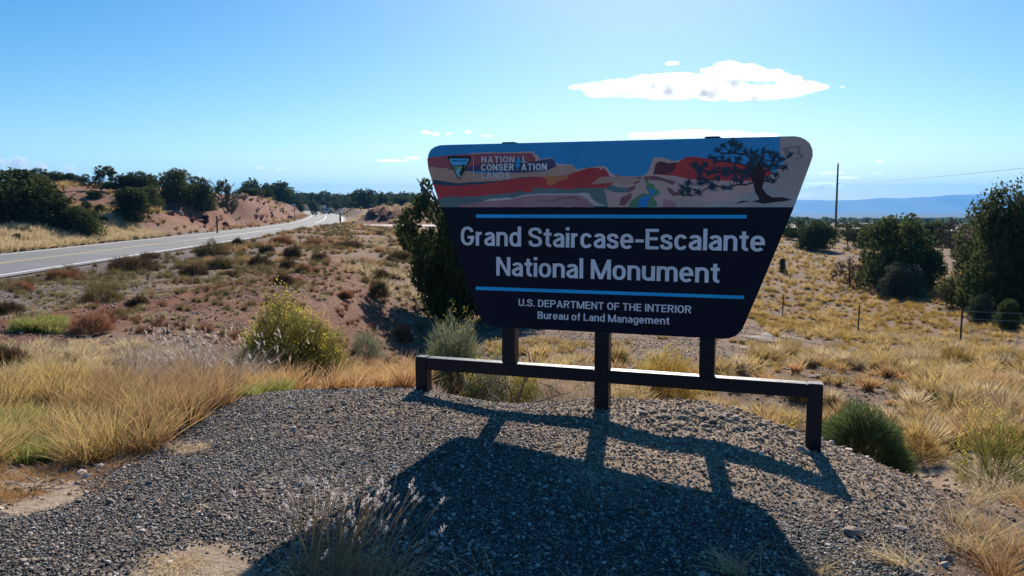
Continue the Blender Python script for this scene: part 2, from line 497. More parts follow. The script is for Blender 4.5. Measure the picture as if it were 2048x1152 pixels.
sand = np.maximum(sand, 0.85 * np.exp(-(((X - 4.6) / 1.3) ** 2 + ((Y - 7.6) / 1.5) ** 2)))
sand = np.maximum(sand, 0.9 * sst(fbm(X / 2.4 + Y / 3, Y / 5, 46), 0.06, 0.2) * np.exp(-(((X - 8.3) / 2.2) ** 2 + ((Y - 27) / 6) ** 2)))
sand = np.maximum(sand, 0.85 * pad * tan_sunlit_mask(X, Y))  # tan pad soil, plus the painted sunlit crest strip
gravel = gravel * (1 - sand)
far = sst(np.hypot(X, Y), 140, 420)
V = np.stack([X, Y, RZ], -1)
nr = len(rr)
i = np.arange(nr - 1)[:, None] * na; j = np.arange(na)[None]; k = (j + 1) % na
F = np.stack([i + j, i + k, i + na + k, i + na + j], -1).reshape(-1, 4)
F = F[:, ::-1]
gm = np_mesh('ground', V, [F], {'red': np.clip(red, 0, 1), 'gravel': np.clip(gravel, 0, 1), 'sand': np.clip(sand, 0, 1), 'far': far}, smooth=True)
del F

m = mat('ground', rough=0.95); k = NT(m)
geo = k.n('ShaderNodeNewGeometry').outputs['Position']
n1 = k.noise(0.9, 8, 0.65, geo); n2 = k.noise(9.0, 8, 0.78, geo); n3 = k.noise(45, 3, 0.7, geo)
soil = k.ramp(n1, [(0.3, (0.100, 0.054, 0.032)), (0.5, (0.20, 0.115, 0.068)), (0.68, (0.33, 0.235, 0.165))])
soil = k.mix(k.math('MULTIPLY', n2, 1.1), soil, k.ramp(n2, [(0.38, (0.055, 0.034, 0.022)), (0.52, (0.20, 0.128, 0.085)), (0.66, (0.50, 0.38, 0.29))]))
redc = k.ramp(n1, [(0.3, (0.095, 0.026, 0.015)), (0.5, (0.20, 0.062, 0.035)), (0.7, (0.34, 0.145, 0.09))])
redc = k.mix(k.math('MULTIPLY', n2, 1.0), redc, k.ramp(n2, [(0.38, (0.055, 0.018, 0.012)), (0.54, (0.20, 0.066, 0.038)), (0.68, (0.48, 0.26, 0.18))]))
col = k.mix(k.attr('red'), soil, redc)
vor = k.n('ShaderNodeTexVoronoi'); vor.inputs['Scale'].default_value = 42; k.l(geo, vor.inputs['Vector'])
vs = k.n('ShaderNodeSeparateColor'); k.l(vor.outputs['Color'], vs.inputs[0])
gcol = k.ramp(vs.outputs[0], [(0.0, (0.05, 0.045, 0.045)), (0.5, (0.14, 0.125, 0.12)), (0.8, (0.27, 0.24, 0.22)), (1.0, (0.55, 0.50, 0.47))])
gcol = k.mix(k.math('MULTIPLY', n1, 0.5), gcol, (0.22, 0.16, 0.125))
col = k.mix(k.math('MULTIPLY', k.attr('gravel'), 0.9), col, gcol)
sandc = k.ramp(n2, [(0.35, (0.30, 0.21, 0.145)), (0.55, (0.50, 0.385, 0.28)), (0.7, (0.66, 0.55, 0.44))])
col = k.mix(k.attr('sand'), col, sandc)
nf = k.noise(0.02, 6, 0.7, geo)
farc = k.ramp(nf, [(0.42, (0.040, 0.045, 0.028)), (0.55, (0.085, 0.07, 0.048)), (0.64, (0.32, 0.24, 0.165))])
col = k.mix(k.attr('far'), col, farc)
k.l(col, k.b.inputs['Base Color'])
k.b.inputs['Specular IOR Level'].default_value = 0.2
hh = k.math('ADD', k.math('MULTIPLY', n2, 1.6), k.math('MULTIPLY', n3, 0.7))
hh = k.math('ADD', hh, k.math('MULTIPLY', k.math('MULTIPLY', k.math('SUBTRACT', 1.0, vor.outputs['Distance']), k.attr('gravel')), 0.8))
k.bump(hh, 0.9, 0.035)
ground = obj('ground', gm, m); tag(ground, kind='structure')

# ---------------------------------------------------------------- highway, side road, painted lines
def ribbon(name, L, half_l, half_r, dz, material, s0=None, s1=None, nacross=2):
    L = np.asarray(L, float)
    if s0 is not None:
        L = L[(L[:, 1] >= s0) & (L[:, 1] <= s1)]
    t = np.gradient(L[:, :2], axis=0); t /= np.linalg.norm(t, axis=1)[:, None]
    nrm = np.stack([t[:, 1], -t[:, 0]], -1)
    us = np.linspace(half_l, half_r, nacross)
    V = np.concatenate([np.column_stack([L[:, :2] + nrm * u, L[:, 2] + dz]) for u in us])
    m_ = len(L); F = []
    for c in range(nacross - 1):
        a = np.arange(m_ - 1) + c * m_
        F.append(np.stack([a, a + m_, a + m_ + 1, a + 1], -1))
    return obj(name, np_mesh(name, V, [np.concatenate(F)], smooth=True), material)


m = mat('asphalt', rough=0.75); k = NT(m)
geo = k.n('ShaderNodeNewGeometry').outputs['Position']
c = k.ramp(k.noise(0.35, 5, 0.6, geo), [(0.32, (0.095, 0.092, 0.102)), (0.5, (0.14, 0.136, 0.148)), (0.68, (0.185, 0.18, 0.19))])
c = k.mix(0.35, c, k.ramp(k.noise(30, 2, 0.6, geo), [(0.3, (0.08, 0.08, 0.085)), (0.7, (0.24, 0.235, 0.235))]))
k.l(c, k.b.inputs['Base Color']); k.bump(k.noise(60, 3, 0.6, geo), 0.3, 0.01); M['asphalt'] = m
m = mat('side_asphalt', rough=0.8); k = NT(m)
geo = k.n('ShaderNodeNewGeometry').outputs['Position']
k.l(k.ramp(k.noise(0.5, 6, 0.6, geo), [(0.3, (0.30, 0.27, 0.26)), (0.7, (0.42, 0.38, 0.36))]), k.b.inputs['Base Color']); M['asphalt2'] = m
for nm, a, b in (('white_paint', (0.62, 0.62, 0.62), (0.82, 0.82, 0.80)), ('yellow_paint', (0.42, 0.33, 0.20), (0.66, 0.50, 0.28))):
    m = mat(nm, rough=0.6); k = NT(m); geo = k.n('ShaderNodeNewGeometry').outputs['Position']
    k.l(k.ramp(k.noise(5, 5, 0.7, geo), [(0.35, a), (0.6, b)]), k.b.inputs['Base Color']); M[nm] = m

tag(ribbon('highway', ROAD, -HALF, HALF, 0.0, M['asphalt'], nacross=5), kind='structure')
tag(ribbon('side_road', SIDE, -5.0, 5.0, -0.006, M['asphalt2'], nacross=3), kind='structure')
DR = catmull(ROADC, 40)
tag(ribbon('edge_line', DR, -3.85, -3.65, 0.006, M['white_paint']), kind='structure')
tag(ribbon('edge_line', DR, 3.62, 3.84, 0.006, M['white_paint'], -80, 101), kind='structure')
tag(ribbon('edge_line', DR[DR[:, 1] > 121], 3.62, 3.84, 0.006, M['white_paint']), kind='structure')
tag(ribbon('centre_line', DR, -0.20, -0.06, 0.006, M['yellow_paint'], -80, 58), kind='structure')
tag(ribbon('centre_line', DR, 0.08, 0.22, 0.006, M['yellow_paint'], -80, 66), kind='structure')
tag(ribbon('centre_line', DR, -0.10, 0.12, 0.006, M['white_paint'], 66, 96), kind='structure')
tag(ribbon('centre_line', DR, -0.10, 0.12, 0.006, M['white_paint'], 128, 236), kind='structure')

# ---------------------------------------------------------------- far mesa
def mesa(name, prof, depth, base, seed, col, label):
    """prof = list of (px, py) crest points seen at distance depth"""
    px = np.linspace(prof[0][0], prof[-1][0], 260)
    py = np.interp(px, [a for a, b in prof], [b for a, b in prof])
    pts = np.array([at(a, b, depth) for a, b in zip(px, py)])
    pts[:, 2] += 22 * fbm(pts[:, 0] / 260, pts[:, 0] * 0, seed, 5)
    rows = []; K = 14
    for q in range(K + 4):
        if q < K:
            t = q / (K - 1)
            hgt = (t ** 1.6 if t < 0.72 else 0.59 + (t - 0.72) / 0.28 * 0.41)
            out = (1 - t) * 1500 * (0.7 + 0.9 * (vnoise(pts[:, 0] / 420, pts[:, 0] * 0 + q * 0.02, seed + 2)))
            z = base + (pts[:, 2] - base) * hgt
            rows.append(np.stack([pts[:, 0], pts[:, 1] - out, z + 14 * t * (1 - t) * fbm(pts[:, 0] / 90, z / 40, seed)], -1))
        else:
            u = (q - K + 1) / 4
            rows.append(np.stack([pts[:, 0], pts[:, 1] + 1500 * u, pts[:, 2] - (u ** 2) * (pts[:, 2] - base)], -1))
    V = np.concatenate(rows); n = len(px); F = []
    for q in range(len(rows) - 1):
        a = np.arange(n - 1) + q * n; F.append(np.stack([a, a + 1, a + n + 1, a + n], -1))
    m = mat(name, rough=0.95); k = NT(m); geo = k.n('ShaderNodeNewGeometry').outputs['Position']
    k.l(k.ramp(k.noise(0.004, 6, 0.65, geo), [(0.35, tuple(c * 0.6 for c in col)), (0.65, col)]), k.b.inputs['Base Color'])
    o = obj(name, np_mesh(name, V, [np.concatenate(F)], smooth=True), m)
    return tag(o, label, kind='structure')


mesa('mesa', [(1480, 404), (1560, 402), (1600, 404), (1680, 401), (1720, 399), (1760, 396), (1810, 396), (1840, 394), (1900, 391), (1960, 388), (2040, 382), (2200, 374), (2500, 372)], 9500, -110, 3, (0.13, 0.10, 0.085), None)
mesa('mountain', [(1500, 406), (1560, 404), (1600, 400), (1640, 399), (1680, 403), (1760, 408), (1900, 410)], 11500, -120, 9, (0.12, 0.11, 0.10), None)

# haze
HAZE = True
if HAZE:
    x0, x1, y0, y1, z0, z1 = -13300, 13300, -13300, 13300, -420, 330
    bm = bmesh.new()
    bmesh.ops.create_cube(bm, size=1.0, matrix=Matrix.Translation(((x0 + x1) / 2, (y0 + y1) / 2, (z0 + z1) / 2)) @ Matrix.Diagonal((x1 - x0, y1 - y0, z1 - z0, 1)))
    m = bpy.data.materials.new('haze'); m.use_nodes = True; t = m.node_tree; t.nodes.clear()
    pv = t.nodes.new('ShaderNodeVolumePrincipled'); ou = t.nodes.new('ShaderNodeOutputMaterial')
    pv.inputs['Color'].default_value = (0.11, 0.46, 1.0, 1); pv.inputs['Density'].default_value = 1.1e-4
    pv.inputs['Anisotropy'].default_value = 0.2
    t.links.new(pv.outputs[0], ou.inputs['Volume'])
    hz = bm_obj('haze', bm, m); tag(hz, kind='stuff')


# ---------------------------------------------------------------- the monument sign
YAW = R(19.3)
Tv = np.array([math.cos(YAW), -math.sin(YAW), 0]); Nv = np.array([-math.sin(YAW), -math.cos(YAW), 0])
_r = rays(1647, 771)[0]; SP0 = CAM + _r * (5.35 / _r[1])
S0 = np.array([SP0[0], SP0[1], 0.0])


def sl(px, py, off=0.0):
    """photo pixel -> (s along the board, height) on the sign's plane"""
    r = rays(px, py); c = CAM
    t = ((S0 + Nv * off - c) @ Nv) / (r @ Nv)
    Q = c + r * t[:, None] - S0
    return np.stack([Q @ Tv, Q[:, 2]], -1)


sign = empty('monument_sign', tuple(S0), 'large trapezoid wooden monument sign with canyon picture on a low dark steel frame', 'sign')
sign.rotation_euler = (0, 0, -YAW)      # local x runs along the board, local -y faces the viewer

steel = mat('dark_steel_paint', (0.018, 0.020, 0.030), 0.35); k = NT(steel)
tc = k.n('ShaderNodeTexCoord').outputs['Object']
nz = k.noise(9, 6, 0.7, tc)
k.l(k.ramp(nz, [(0.0, (0.005, 0.007, 0.015)), (0.68, (0.010, 0.011, 0.018)), (0.70, (0.012, 0.012, 0.018)), (0.72, (0.30, 0.28, 0.27))]), k.b.inputs['Base Color'])
k.l(k.ramp(k.noise(30, 3, 0.6, tc), [(0.3, (0.28,) * 3), (0.7, (0.45,) * 3)]), k.b.inputs['Roughness'])
k.bump(k.noise(120, 2, 0.5, tc), 0.08, 0.002); k.b.inputs['Specular IOR Level'].default_value = 0.25
dark = mat('black_bolt', (0.01, 0.01, 0.012), 0.5)

RT, RH, TH = 0.436, 0.098, 0.1016
xl, xr = -3.077, 0.0


def steel_box(name, x0, x1, z0, z1, y0=0.0, y1=TH, bev=0.006, parent=sign, material=steel):
    return bm_obj(name, box((x0 + x1) / 2, (y0 + y1) / 2, (z0 + z1) / 2, x1 - x0, y1 - y0, z1 - z0, bev), material, parent)


steel_box('end_post', xl, xl + TH, -0.35, RT + 0.004)
steel_box('end_post', xr - TH, xr, -0.55, RT + 0.004)
xm0 = -1.597; xm1 = xm0 + 0.108
steel_box('rail', xl + TH + 0.001, xm0 - 0.001, RT - RH, RT)
steel_box('rail', xm1 + 0.001, xr - TH - 0.001, RT - RH, RT)
steel_box('support_post', xm0, xm1, -0.35, 2.098, 0.0, TH)
for a in (-2.332, -0.833):
    steel_box('support_post', a, a + 0.106, RT + 0.001, 2.130, 0.0, TH)


def bolt(x, z, r=0.008, y=0.0):
    bm = bmesh.new()
    bmesh.ops.create_cone(bm, cap_ends=True, segments=10, radius1=r, radius2=r * 0.8, depth=0.006, matrix=Matrix.Translation((x, y - 0.003, z)) @ Matrix.Rotation(R(90), 4, 'X'))
    return bm_obj('bolt', bm, dark, sign)


for x in (-2.93, -2.66, -2.41, -2.14, -1.86, -1.25, -1.02, -0.78, -0.52, -0.27, -0.05): bolt(x, RT - RH * 0.5)
for x in (-2.28, -0.78): bolt(x, 0.665)
bolt(-1.543, 0.53); bolt(-1.543, RT - RH * 0.5)
for zz in (-0.3,): pass
bd = 0.022          # board thickness, standing in front of the posts
OUT = [(900, 289.5), (880, 290.3), (870, 293.5), (862, 299), (857, 308), (854.6, 320), (856.5, 337), (863.4, 359.6), (880, 409.4), (920, 525), (952, 616), (958, 631), (966, 644), (977, 651.5), (990, 654), (1200, 665), (1440, 677.5), (1458, 677), (1471, 672), (1482, 662), (1490, 647), (1530, 553), (1585.7, 420), (1592, 404), (1621, 326), (1625.7, 312), (1625, 299), (1620, 287), (1611, 279), (1600, 274), (1588, 272.3)]
OL = sl(*np.array(OUT).T, off=bd)
# smooth closed outline
area = 0.5 * np.sum(OL[:, 0] * np.roll(OL[:, 1], -1) - np.roll(OL[:, 0], -1) * OL[:, 1])
if area < 0: OL = OL[::-1]


def clip_poly(sub, clipper):
    out = [tuple(p) for p in sub]
    n = len(clipper)
    for i in range(n):
        a = clipper[i]; b = clipper[(i + 1) % n]; inp = out; out = []
        if not inp: return []
        def side(p): return (b[0] - a[0]) * (p[1] - a[1]) - (b[1] - a[1]) * (p[0] - a[0])
        for j in range(len(inp)):
            p = inp[j]; q = inp[(j + 1) % len(inp)]; sp = side(p); sq = side(q)
            if sp >= 0: out.append(p)
            if (sp >= 0) != (sq >= 0):
                t = sp / (sp - sq); out.append((p[0] + (q[0] - p[0]) * t, p[1] + (q[1] - p[1]) * t))
    return out


def print_mat(name, col, rough=0.42):
    m = mat('print_' + name, col, rough); k = NT(m)
    tc = k.n('ShaderNodeTexCoord').outputs['Object']
    k.l(k.ramp(k.noise(2.2, 5, 0.6, tc), [(0.3, tuple(c * 0.86 for c in col)), (0.7, tuple(min(1, c * 1.1) for c in col))]), k.b.inputs['Base Color'])
    k.b.inputs['Specular IOR Level'].default_value = 0.12
    return m


navy = print_mat('navy', (0.009, 0.011, 0.028), 0.38)
bm = bmesh.new()
vf = [bm.verts.new((a, -bd, b)) for a, b in OL]; vb = [bm.verts.new((a, -0.0015, b)) for a, b in OL]
bm.faces.new(vf); bm.faces.new(vb[::-1])
for i in range(len(vf)):
    j = (i + 1) % len(vf); bm.faces.new((vf[j], vf[i], vb[i], vb[j]))
bmesh.ops.recalc_face_normals(bm, faces=bm.faces)
board = bm_obj('board', bm, navy, sign)


class Print:
    """flat print laid on the board face, every shape a hair above the one before"""
    def __init__(s, base=0.0003): s.V = []; s.F = []; s.M = []; s.mats = []; s.k = 0; s.base = base
    def poly(s, P2, m, lift=None):
        if len(P2) < 3: return
        if m not in s.mats: s.mats.append(m)
        s.k += 1; y = -bd - (s.base + 0.000004 * s.k if lift is None else lift)
        try: tr = tessellate_polygon([[Vector((a, b, 0)) for a, b in P2]])
        except Exception: return
        b0 = len(s.V); s.V += [(a, y, b) for a, b in P2]
        for t in tr:
            a, b, c = (P2[i] for i in t)
            ar = (b[0] - a[0]) * (c[1] - a[1]) - (b[1] - a[1]) * (c[0] - a[0])
            if abs(ar) < 1e-10: continue
            s.F.append([b0 + i for i in (t if ar > 0 else t[::-1])]); s.M.append(s.mats.index(m))
    def make(s, name, parent):
        me = np_mesh(name, s.V, [np.array(s.F)], midx=s.M)
        for m in s.mats: me.materials.append(m)
        return obj(name, me, None, parent)


PC = {n: print_mat(n, c) for n, c in dict(
    sky=(0.055, 0.36, 0.70), sky_glare=(0.065, 0.385, 0.72), pinkred=(0.493, 0.138, 0.145), cream=(0.797, 0.522, 0.42), tan=(0.667, 0.392, 0.29), slate=(0.123, 0.0943, 0.167),
    teal=(0.0508, 0.109, 0.145), red=(0.667, 0.0798, 0.0798), orange=(0.754, 0.232, 0.109), green=(0.174, 0.246, 0.232), mauve=(0.522, 0.275, 0.275), mauve2=(0.392, 0.174, 0.189), pale=(0.725, 0.58, 0.551),
    brown=(0.189, 0.0653, 0.0798), land=(0.725, 0.464, 0.406), land2=(0.58, 0.45, 0.392), grey=(0.522, 0.478, 0.45), cliff=(0.319, 0.131, 0.138), rgreen=(0.145, 0.319, 0.174), blue=(0.0435, 0.29, 0.725),
    trunk=(0.06, 0.032, 0.04), leaf=(0.035, 0.07, 0.10), arch=(0.348, 0.29, 0.275), white=(0.92, 0.88, 0.92), logo=(0.80, 0.70, 0.74), skyblue=(0.03, 0.50, 0.95), black=(0.0145, 0.029, 0.0435), lime=(0.435, 0.609, 0.116), esky=(0.232, 0.667, 0.899)).items()}

def cA(pts, ox=840, oy=260, s=5.12): return [(ox + a / s, oy + b / s) for a, b in pts]
def cB(pts): return cA(pts, ox=1240)
pic = Print()
clipU = OL
def put(pix, m, pr=None, wob=0.0, clip=True):
    a = np.array(pix, float); L = sl(a[:, 0], a[:, 1], bd)
    if wob:
        # split long edges and roughen them a little, like torn-paper shapes
        o = []
        for i in range(len(L)):
            p, q = L[i], L[(i + 1) % len(L)]; n = max(1, int(np.hypot(*(q - p)) / 0.03))
            for t in range(n):
                w = p + (q - p) * t / n
                o.append((w[0], w[1] + wob * (vnoise(w[0] * 25, w[1] * 9, 5) - 0.5)))
        L = np.array(o)
    P2 = clip_poly([tuple(v) for v in L], clipU) if clip else [tuple(v) for v in L]
    (pr or pic).poly(P2, m)


put([(840, 260), (1640, 250), (1640, 410.6), (840, 409.6)], PC['sky'])
put(cB([(-300, -40), (1700, -60), (1700, 500), (-200, 500), (-420, 300)]), PC['sky_glare'])  # right of printed sky lighter: lens veil and sky reflection painted in
W_ = 0.006
put(cA([(480, 240), (700, 228), (880, 230), (1160, 220), (1215, 315), (1100, 330)]), PC['cream'])
put(cA([(40, 300), (120, 280), (220, 265), (520, 246), (700, 240), (880, 238), (1150, 236), (1170, 270), (1200, 325), (1200, 420), (40, 420)]), PC['pinkred'], wob=W_)
put(cA([(1190, 240), (1230, 300), (1360, 285), (1400, 350), (1560, 355), (1600, 405), (1820, 372), (1900, 370), (1945, 440), (2048, 470), (2300, 480), (2300, 600), (1500, 600), (1300, 420), (1180, 330)]), PC['cream'])
put(cA([(1950, 445), (2060, 475), (2200, 478), (2200, 560), (2040, 545)]), PC['pinkred'])
put(cA([(40, 375), (300, 395), (600, 440), (1000, 440), (1300, 420), (1400, 372), (1560, 365), (1600, 430), (1560, 480), (1100, 500), (700, 560), (400, 560), (40, 540)]), PC['tan'], wob=W_)
put(cA([(260, 400), (450, 385), (640, 348), (900, 338), (1120, 330), (1230, 310), (1355, 290), (1378, 312), (1400, 372), (1300, 415), (1100, 436), (900, 434), (640, 422), (500, 421)]), PC['slate'])
put(cA([(1250, 445), (1500, 402), (1600, 410), (1600, 470), (1100, 500), (1000, 480)]), PC['tan'])
put(cA([(80, 512), (190, 515), (380, 545), (600, 530), (820, 520), (1000, 488), (1180, 478), (1400, 470), (1500, 500), (500, 590), (80, 580)]), PC['teal'], wob=W_)
put(cA([(90, 555), (200, 562), (340, 574), (600, 556), (820, 532), (960, 498), (1180, 484), (1500, 462), (1600, 430), (1720, 392), (1830, 382), (1850, 405), (1885, 388), (1930, 445), (1990, 560), (2048, 592), (1900, 600), (1100, 660), (330, 690), (150, 715)]), PC['red'], wob=W_)
put(cA([(1240, 478), (1480, 465), (1530, 462), (1500, 500), (1420, 520), (1380, 560), (1330, 575), (1290, 545), (1300, 510)]), PC['orange'], wob=0.012)
put(cA([(1880, 385), (1930, 440), (1950, 520), (2060, 590), (2200, 600), (2060, 500), (1950, 440), (1905, 372)]), PC['pale'])
put(cA([(150, 715), (200, 703), (260, 685), (330, 680), (500, 690), (700, 665), (980, 640), (985, 628), (1050, 625), (1060, 637), (1150, 630), (1160, 582), (1300, 598), (1500, 604), (1900, 590), (2048, 592), (2400, 600), (2300, 790), (150, 790)]), PC['green'], wob=W_)
put(cA([(380, 790), (400, 768), (600, 737), (900, 702), (1060, 667), (1200, 657), (1650, 657), (1720, 690), (1775, 790)]), PC['mauve'], wob=W_)
put(cA([(1190, 712), (1370, 718), (1420, 690), (1600, 680), (1650, 730), (1580, 700), (1440, 705), (1400, 735), (1200, 725)]), PC['mauve2'])
put(cA([(650, 727), (720, 704), (920, 690), (945, 702), (1060, 663), (1250, 650), (1600, 650), (1680, 640), (1730, 648), (1765, 705), (1820, 750), (1910, 775), (1775, 775), (1700, 700), (1640, 668), (1200, 664), (1050, 682), (940, 710), (730, 728)]), PC['pale'])
# right half: canyon, river, mesas, tree
put(cB([(-160, 600), (-60, 545), (0, 480), (200, 475), (260, 455), (700, 470), (1700, 500), (1700, 790), (-120, 790)]), PC['land'])
put(cB([(-300, 560), (-200, 480), (0, 474), (150, 480), (190, 510), (130, 545), (60, 560), (-100, 540)]), PC['tan'])
put(cB([(-100, 560), (0, 590), (90, 590), (95, 640), (-60, 640), (-160, 600)]), PC['green'])
put(cB([(255, 480), (300, 400), (325, 330), (350, 280), (440, 285), (560, 320), (640, 300), (640, 480)]), PC['cream'])
put(cB([(420, 462), (520, 425), (560, 350), (600, 330), (660, 280), (760, 275), (900, 298), (1100, 330), (1250, 350), (1400, 370), (1500, 395), (1580, 440), (1590, 490), (1540, 500), (1400, 540), (1300, 520), (900, 520), (700, 500), (560, 470)]), PC['red'], wob=W_)
put(cB([(342, 455), (362, 350), (392, 325), (440, 322), (485, 340), (540, 335), (585, 332), (545, 420), (500, 450), (430, 456)]), PC['brown'])
put(cB([(560, 475), (700, 505), (900, 515), (1340, 524), (1420, 560), (1330, 640), (1230, 690), (1150, 730), (900, 745), (560, 720), (520, 600)]), PC['land'])
put(cB([(560, 700), (900, 735), (1150, 728), (1240, 680), (1330, 640), (1400, 600), (1480, 500), (1600, 420), (1700, 300), (1640, 240), (1640, 60), (2100, 40), (2100, 790), (560, 790)]), PC['land2'])
put(cB([(900, 760), (1150, 730), (1240, 680), (1400, 610), (1480, 530), (1560, 620), (1700, 640), (1800, 670), (1800, 790), (900, 790)]), PC['grey'])
put(cB([(1655, 185), (1760, 168), (1885, 160), (1850, 180), (1848, 235), (1885, 262), (1860, 285), (1750, 328), (1850, 270), (1805, 235), (1822, 185), (1730, 190), (1715, 270), (1680, 230)]), PC['arch'])
for q in ([(150, 485), (215, 478), (217, 506)], [(135, 545), (205, 508), (205, 530), (140, 562)], [(90, 590), (160, 565), (155, 600), (95, 640), (85, 620)], [(-10, 770), (10, 690), (120, 642), (115, 700), (45, 775)], [(240, 480), (350, 468), (430, 490), (580, 530), (535, 562), (440, 520), (250, 508)], [(480, 585), (530, 600), (560, 632), (640, 642), (635, 662), (540, 676), (487, 622)], [(445, 705), (520, 720), (572, 745), (572, 790), (440, 790)]):
    put(cB(q), PC['cliff'] if q[0][0] != 445 else PC['mauve'])
put(cB([(250, 520), (275, 505), (300, 550), (350, 560), (355, 600), (410, 630), (405, 655), (340, 690), (375, 740), (380, 790), (85, 790), (100, 735), (150, 695), (230, 650), (290, 655), (300, 635), (260, 600), (275, 570)]), PC['rgreen'], wob=0.01)
put(cB([(290, 590), (340, 612), (362, 640), (330, 665), (290, 720), (270, 790), (180, 790), (200, 700), (300, 668), (318, 640)]), PC['blue'], wob=0.008)
# gnarled tree
put(cB([(1365, 545), (1330, 470), (1290, 400), (1330, 330), (1380, 380), (1430, 300), (1460, 320), (1440, 380), (1490, 420), (1480, 520), (1455, 590), (1500, 655), (1560, 690), (1660, 688), (1770, 714), (1640, 735), (1560, 742), (1480, 757), (1420, 745), (1360, 733), (1260, 742), (1165, 762), (1250, 722), (1330, 735), (1425, 715), (1420, 690), (1385, 640)]), PC['trunk'])


def line_poly(pts, w):
    p = np.array(pts, float); t = np.gradient(p, axis=0); t /= np.linalg.norm(t, axis=1)[:, None] + 1e-9
    n = np.stack([-t[:, 1], t[:, 0]], -1); ww = np.linspace(w, w * 0.45, len(p))[:, None] / 2
    return [tuple(v) for v in np.vstack([p + n * ww, (p - n * ww)[::-1]])]


for pts, w in (([(1400, 460), (1280, 430), (1100, 420), (960, 440), (830, 400)], 26), ([(1380, 530), (1290, 560), (1200, 560), (1080, 600), (1000, 575), (880, 600), (820, 640), (740, 675), (625, 668)], 18), ([(1360, 400), (1340, 300), (1290, 250), (1150, 235), (1040, 240), (985, 210)], 26), ([(1180, 240), (1160, 180), (1150, 110)], 14), ([(1440, 420), (1450, 300), (1560, 320), (1640, 320), (1750, 260)], 20), ([(1470, 450), (1520, 405), (1600, 395), (1700, 400)], 14), ([(1480, 520), (1560, 540), (1600, 500), (1630, 460)], 14), ([(1350, 400), (1250, 350), (1100, 330), (980, 310), (930, 290)], 16), ([(1440, 320), (1470, 230), (1540, 230)], 14), ([(1100, 430), (900, 520), (780, 560), (700, 560)], 12), ([(820, 640), (720, 600), (640, 580)], 10)):
    put(cB(line_poly(pts, w)), PC['trunk'])
prng = np.random.default_rng(5)
TU = [(1150, 110), (1150, 150), (1060, 160), (1000, 205), (1120, 220), (1190, 150), (1240, 160), (1200, 200), (1290, 230), (1340, 230), (1380, 240), (1480, 220), (1540, 240), (1440, 290), (1560, 290), (1650, 300), (1740, 260), (1600, 260), (1690, 385), (1560, 360), (1600, 370), (1530, 390), (1600, 460), (1560, 520), (1510, 500), (940, 290), (1050, 290), (980, 320), (1120, 310), (1220, 290), (1200, 320), (760, 350), (830, 380), (790, 390), (880, 360), (820, 440), (900, 440), (970, 420), (1040, 400), (1100, 400), (1180, 390), (1150, 440), (1250, 430), (1080, 460), (1000, 500), (1180, 480), (1250, 480), (820, 500), (880, 530), (930, 560), (1190, 520), (690, 540), (640, 590), (700, 600), (640, 650), (700, 640), (800, 640), (830, 550), (1080, 590), (1140, 590), (940, 590), (1240, 540), (1300, 350), (1380, 330), (1450, 340), (1350, 380), (1320, 420), (1300, 470), (1350, 300), (1400, 280), (1480, 370)]
for (tx, ty) in TU:
    for q in range(15):
        a = prng.uniform(0, 2 * math.pi); L_ = prng.uniform(34, 66); w = prng.uniform(6, 10)
        if math.sin(a) > 0.5: L_ *= 0.6
        dx, dy = math.cos(a), math.sin(a); ex, ey = tx + prng.uniform(-20, 20), ty + prng.uniform(-18, 18)
        put(cB([(ex - dy * w, ey + dx * w), (ex + dx * L_, ey + dy * L_), (ex + dy * w, ey - dx * w)]), PC['leaf'])
put([(946.6, 313), (947.7, 313), (947.7, 359.5), (946.6, 359.5)], PC['logo'])
pic.make('picture', board)

# emblem: rounded triangle with mountains, river and pine
em = Print(0.0065)
def cE(pts): return [(880 + a / 8.533, 290 + b / 8.533) for a, b in pts]
def rounded(pts, r, n=5):
    o = []; p = np.array(pts, float); m_ = len(p)
    for i in range(m_):
        a, b, c = p[i - 1], p[i], p[(i + 1) % m_]; u = (a - b) / np.linalg.norm(a - b); v = (c - b) / np.linalg.norm(c - b)
        for t in np.linspace(0, 1, n): 
            q0 = b + u * r; q1 = b + v * r
            o.append(tuple((1 - t) ** 2 * q0 + 2 * t * (1 - t) * b + t * t * q1))
    return o
put(cE(rounded([(118, 196), (545, 196), (332, 610)], 50)), PC['black'], em)
put(cE(rounded([(152, 232), (508, 232), (331, 580)], 30)), PC['esky'], em)
put(cE([(193, 245), (470, 245), (462, 300), (205, 300)]), PC['skyblue'], em)
put(cE([(205, 330), (240, 320), (280, 345), (330, 305), (370, 340), (400, 325), (465, 330), (450, 360), (220, 360)]), PC['blue'], em)
put(cE([(290, 330), (320, 305), (350, 330), (330, 325)]), PC['white'], em)
put(cE([(215, 355), (300, 360), (448, 350), (365, 520), (332, 575), (300, 520)]), PC['rgreen'], em)
put(cE([(250, 385), (330, 380), (430, 375), (415, 410), (300, 400)]), PC['lime'], em)
put(cE([(270, 450), (330, 400), (360, 430), (320, 470), (345, 540), (331, 565), (300, 515)]), PC['esky'], em)
put(cE([(345, 575), (370, 470), (420, 470), (365, 540)]), PC['lime'], em)
px_ = 403
tree = [(px_, 308), (px_ + 12, 350), (px_ + 6, 352), (px_ + 24, 392), (px_ + 8, 390), (px_ + 30, 425), (420, 450), (400, 470), (395, 500), (375, 520), (335, 525), (365, 500), (345, 475), (372, 462), (345, 455), (382, 425), (365, 405), (392, 388), (378, 372), (396, 352), (388, 348)]
put(cE(tree), PC['black'], em)
for yy, x0_, x1_ in ((262, 205, 460), (280, 220, 445)):
    n_ = 16
    for q in range(n_):
        xa = x0_ + (x1_ - x0_) * q / n_
        put(cE([(xa, yy - 5), (xa + 10, yy - 5), (xa + 10, yy + 5), (xa, yy + 5)]), PC['teal'], em)
em.make('emblem', board)

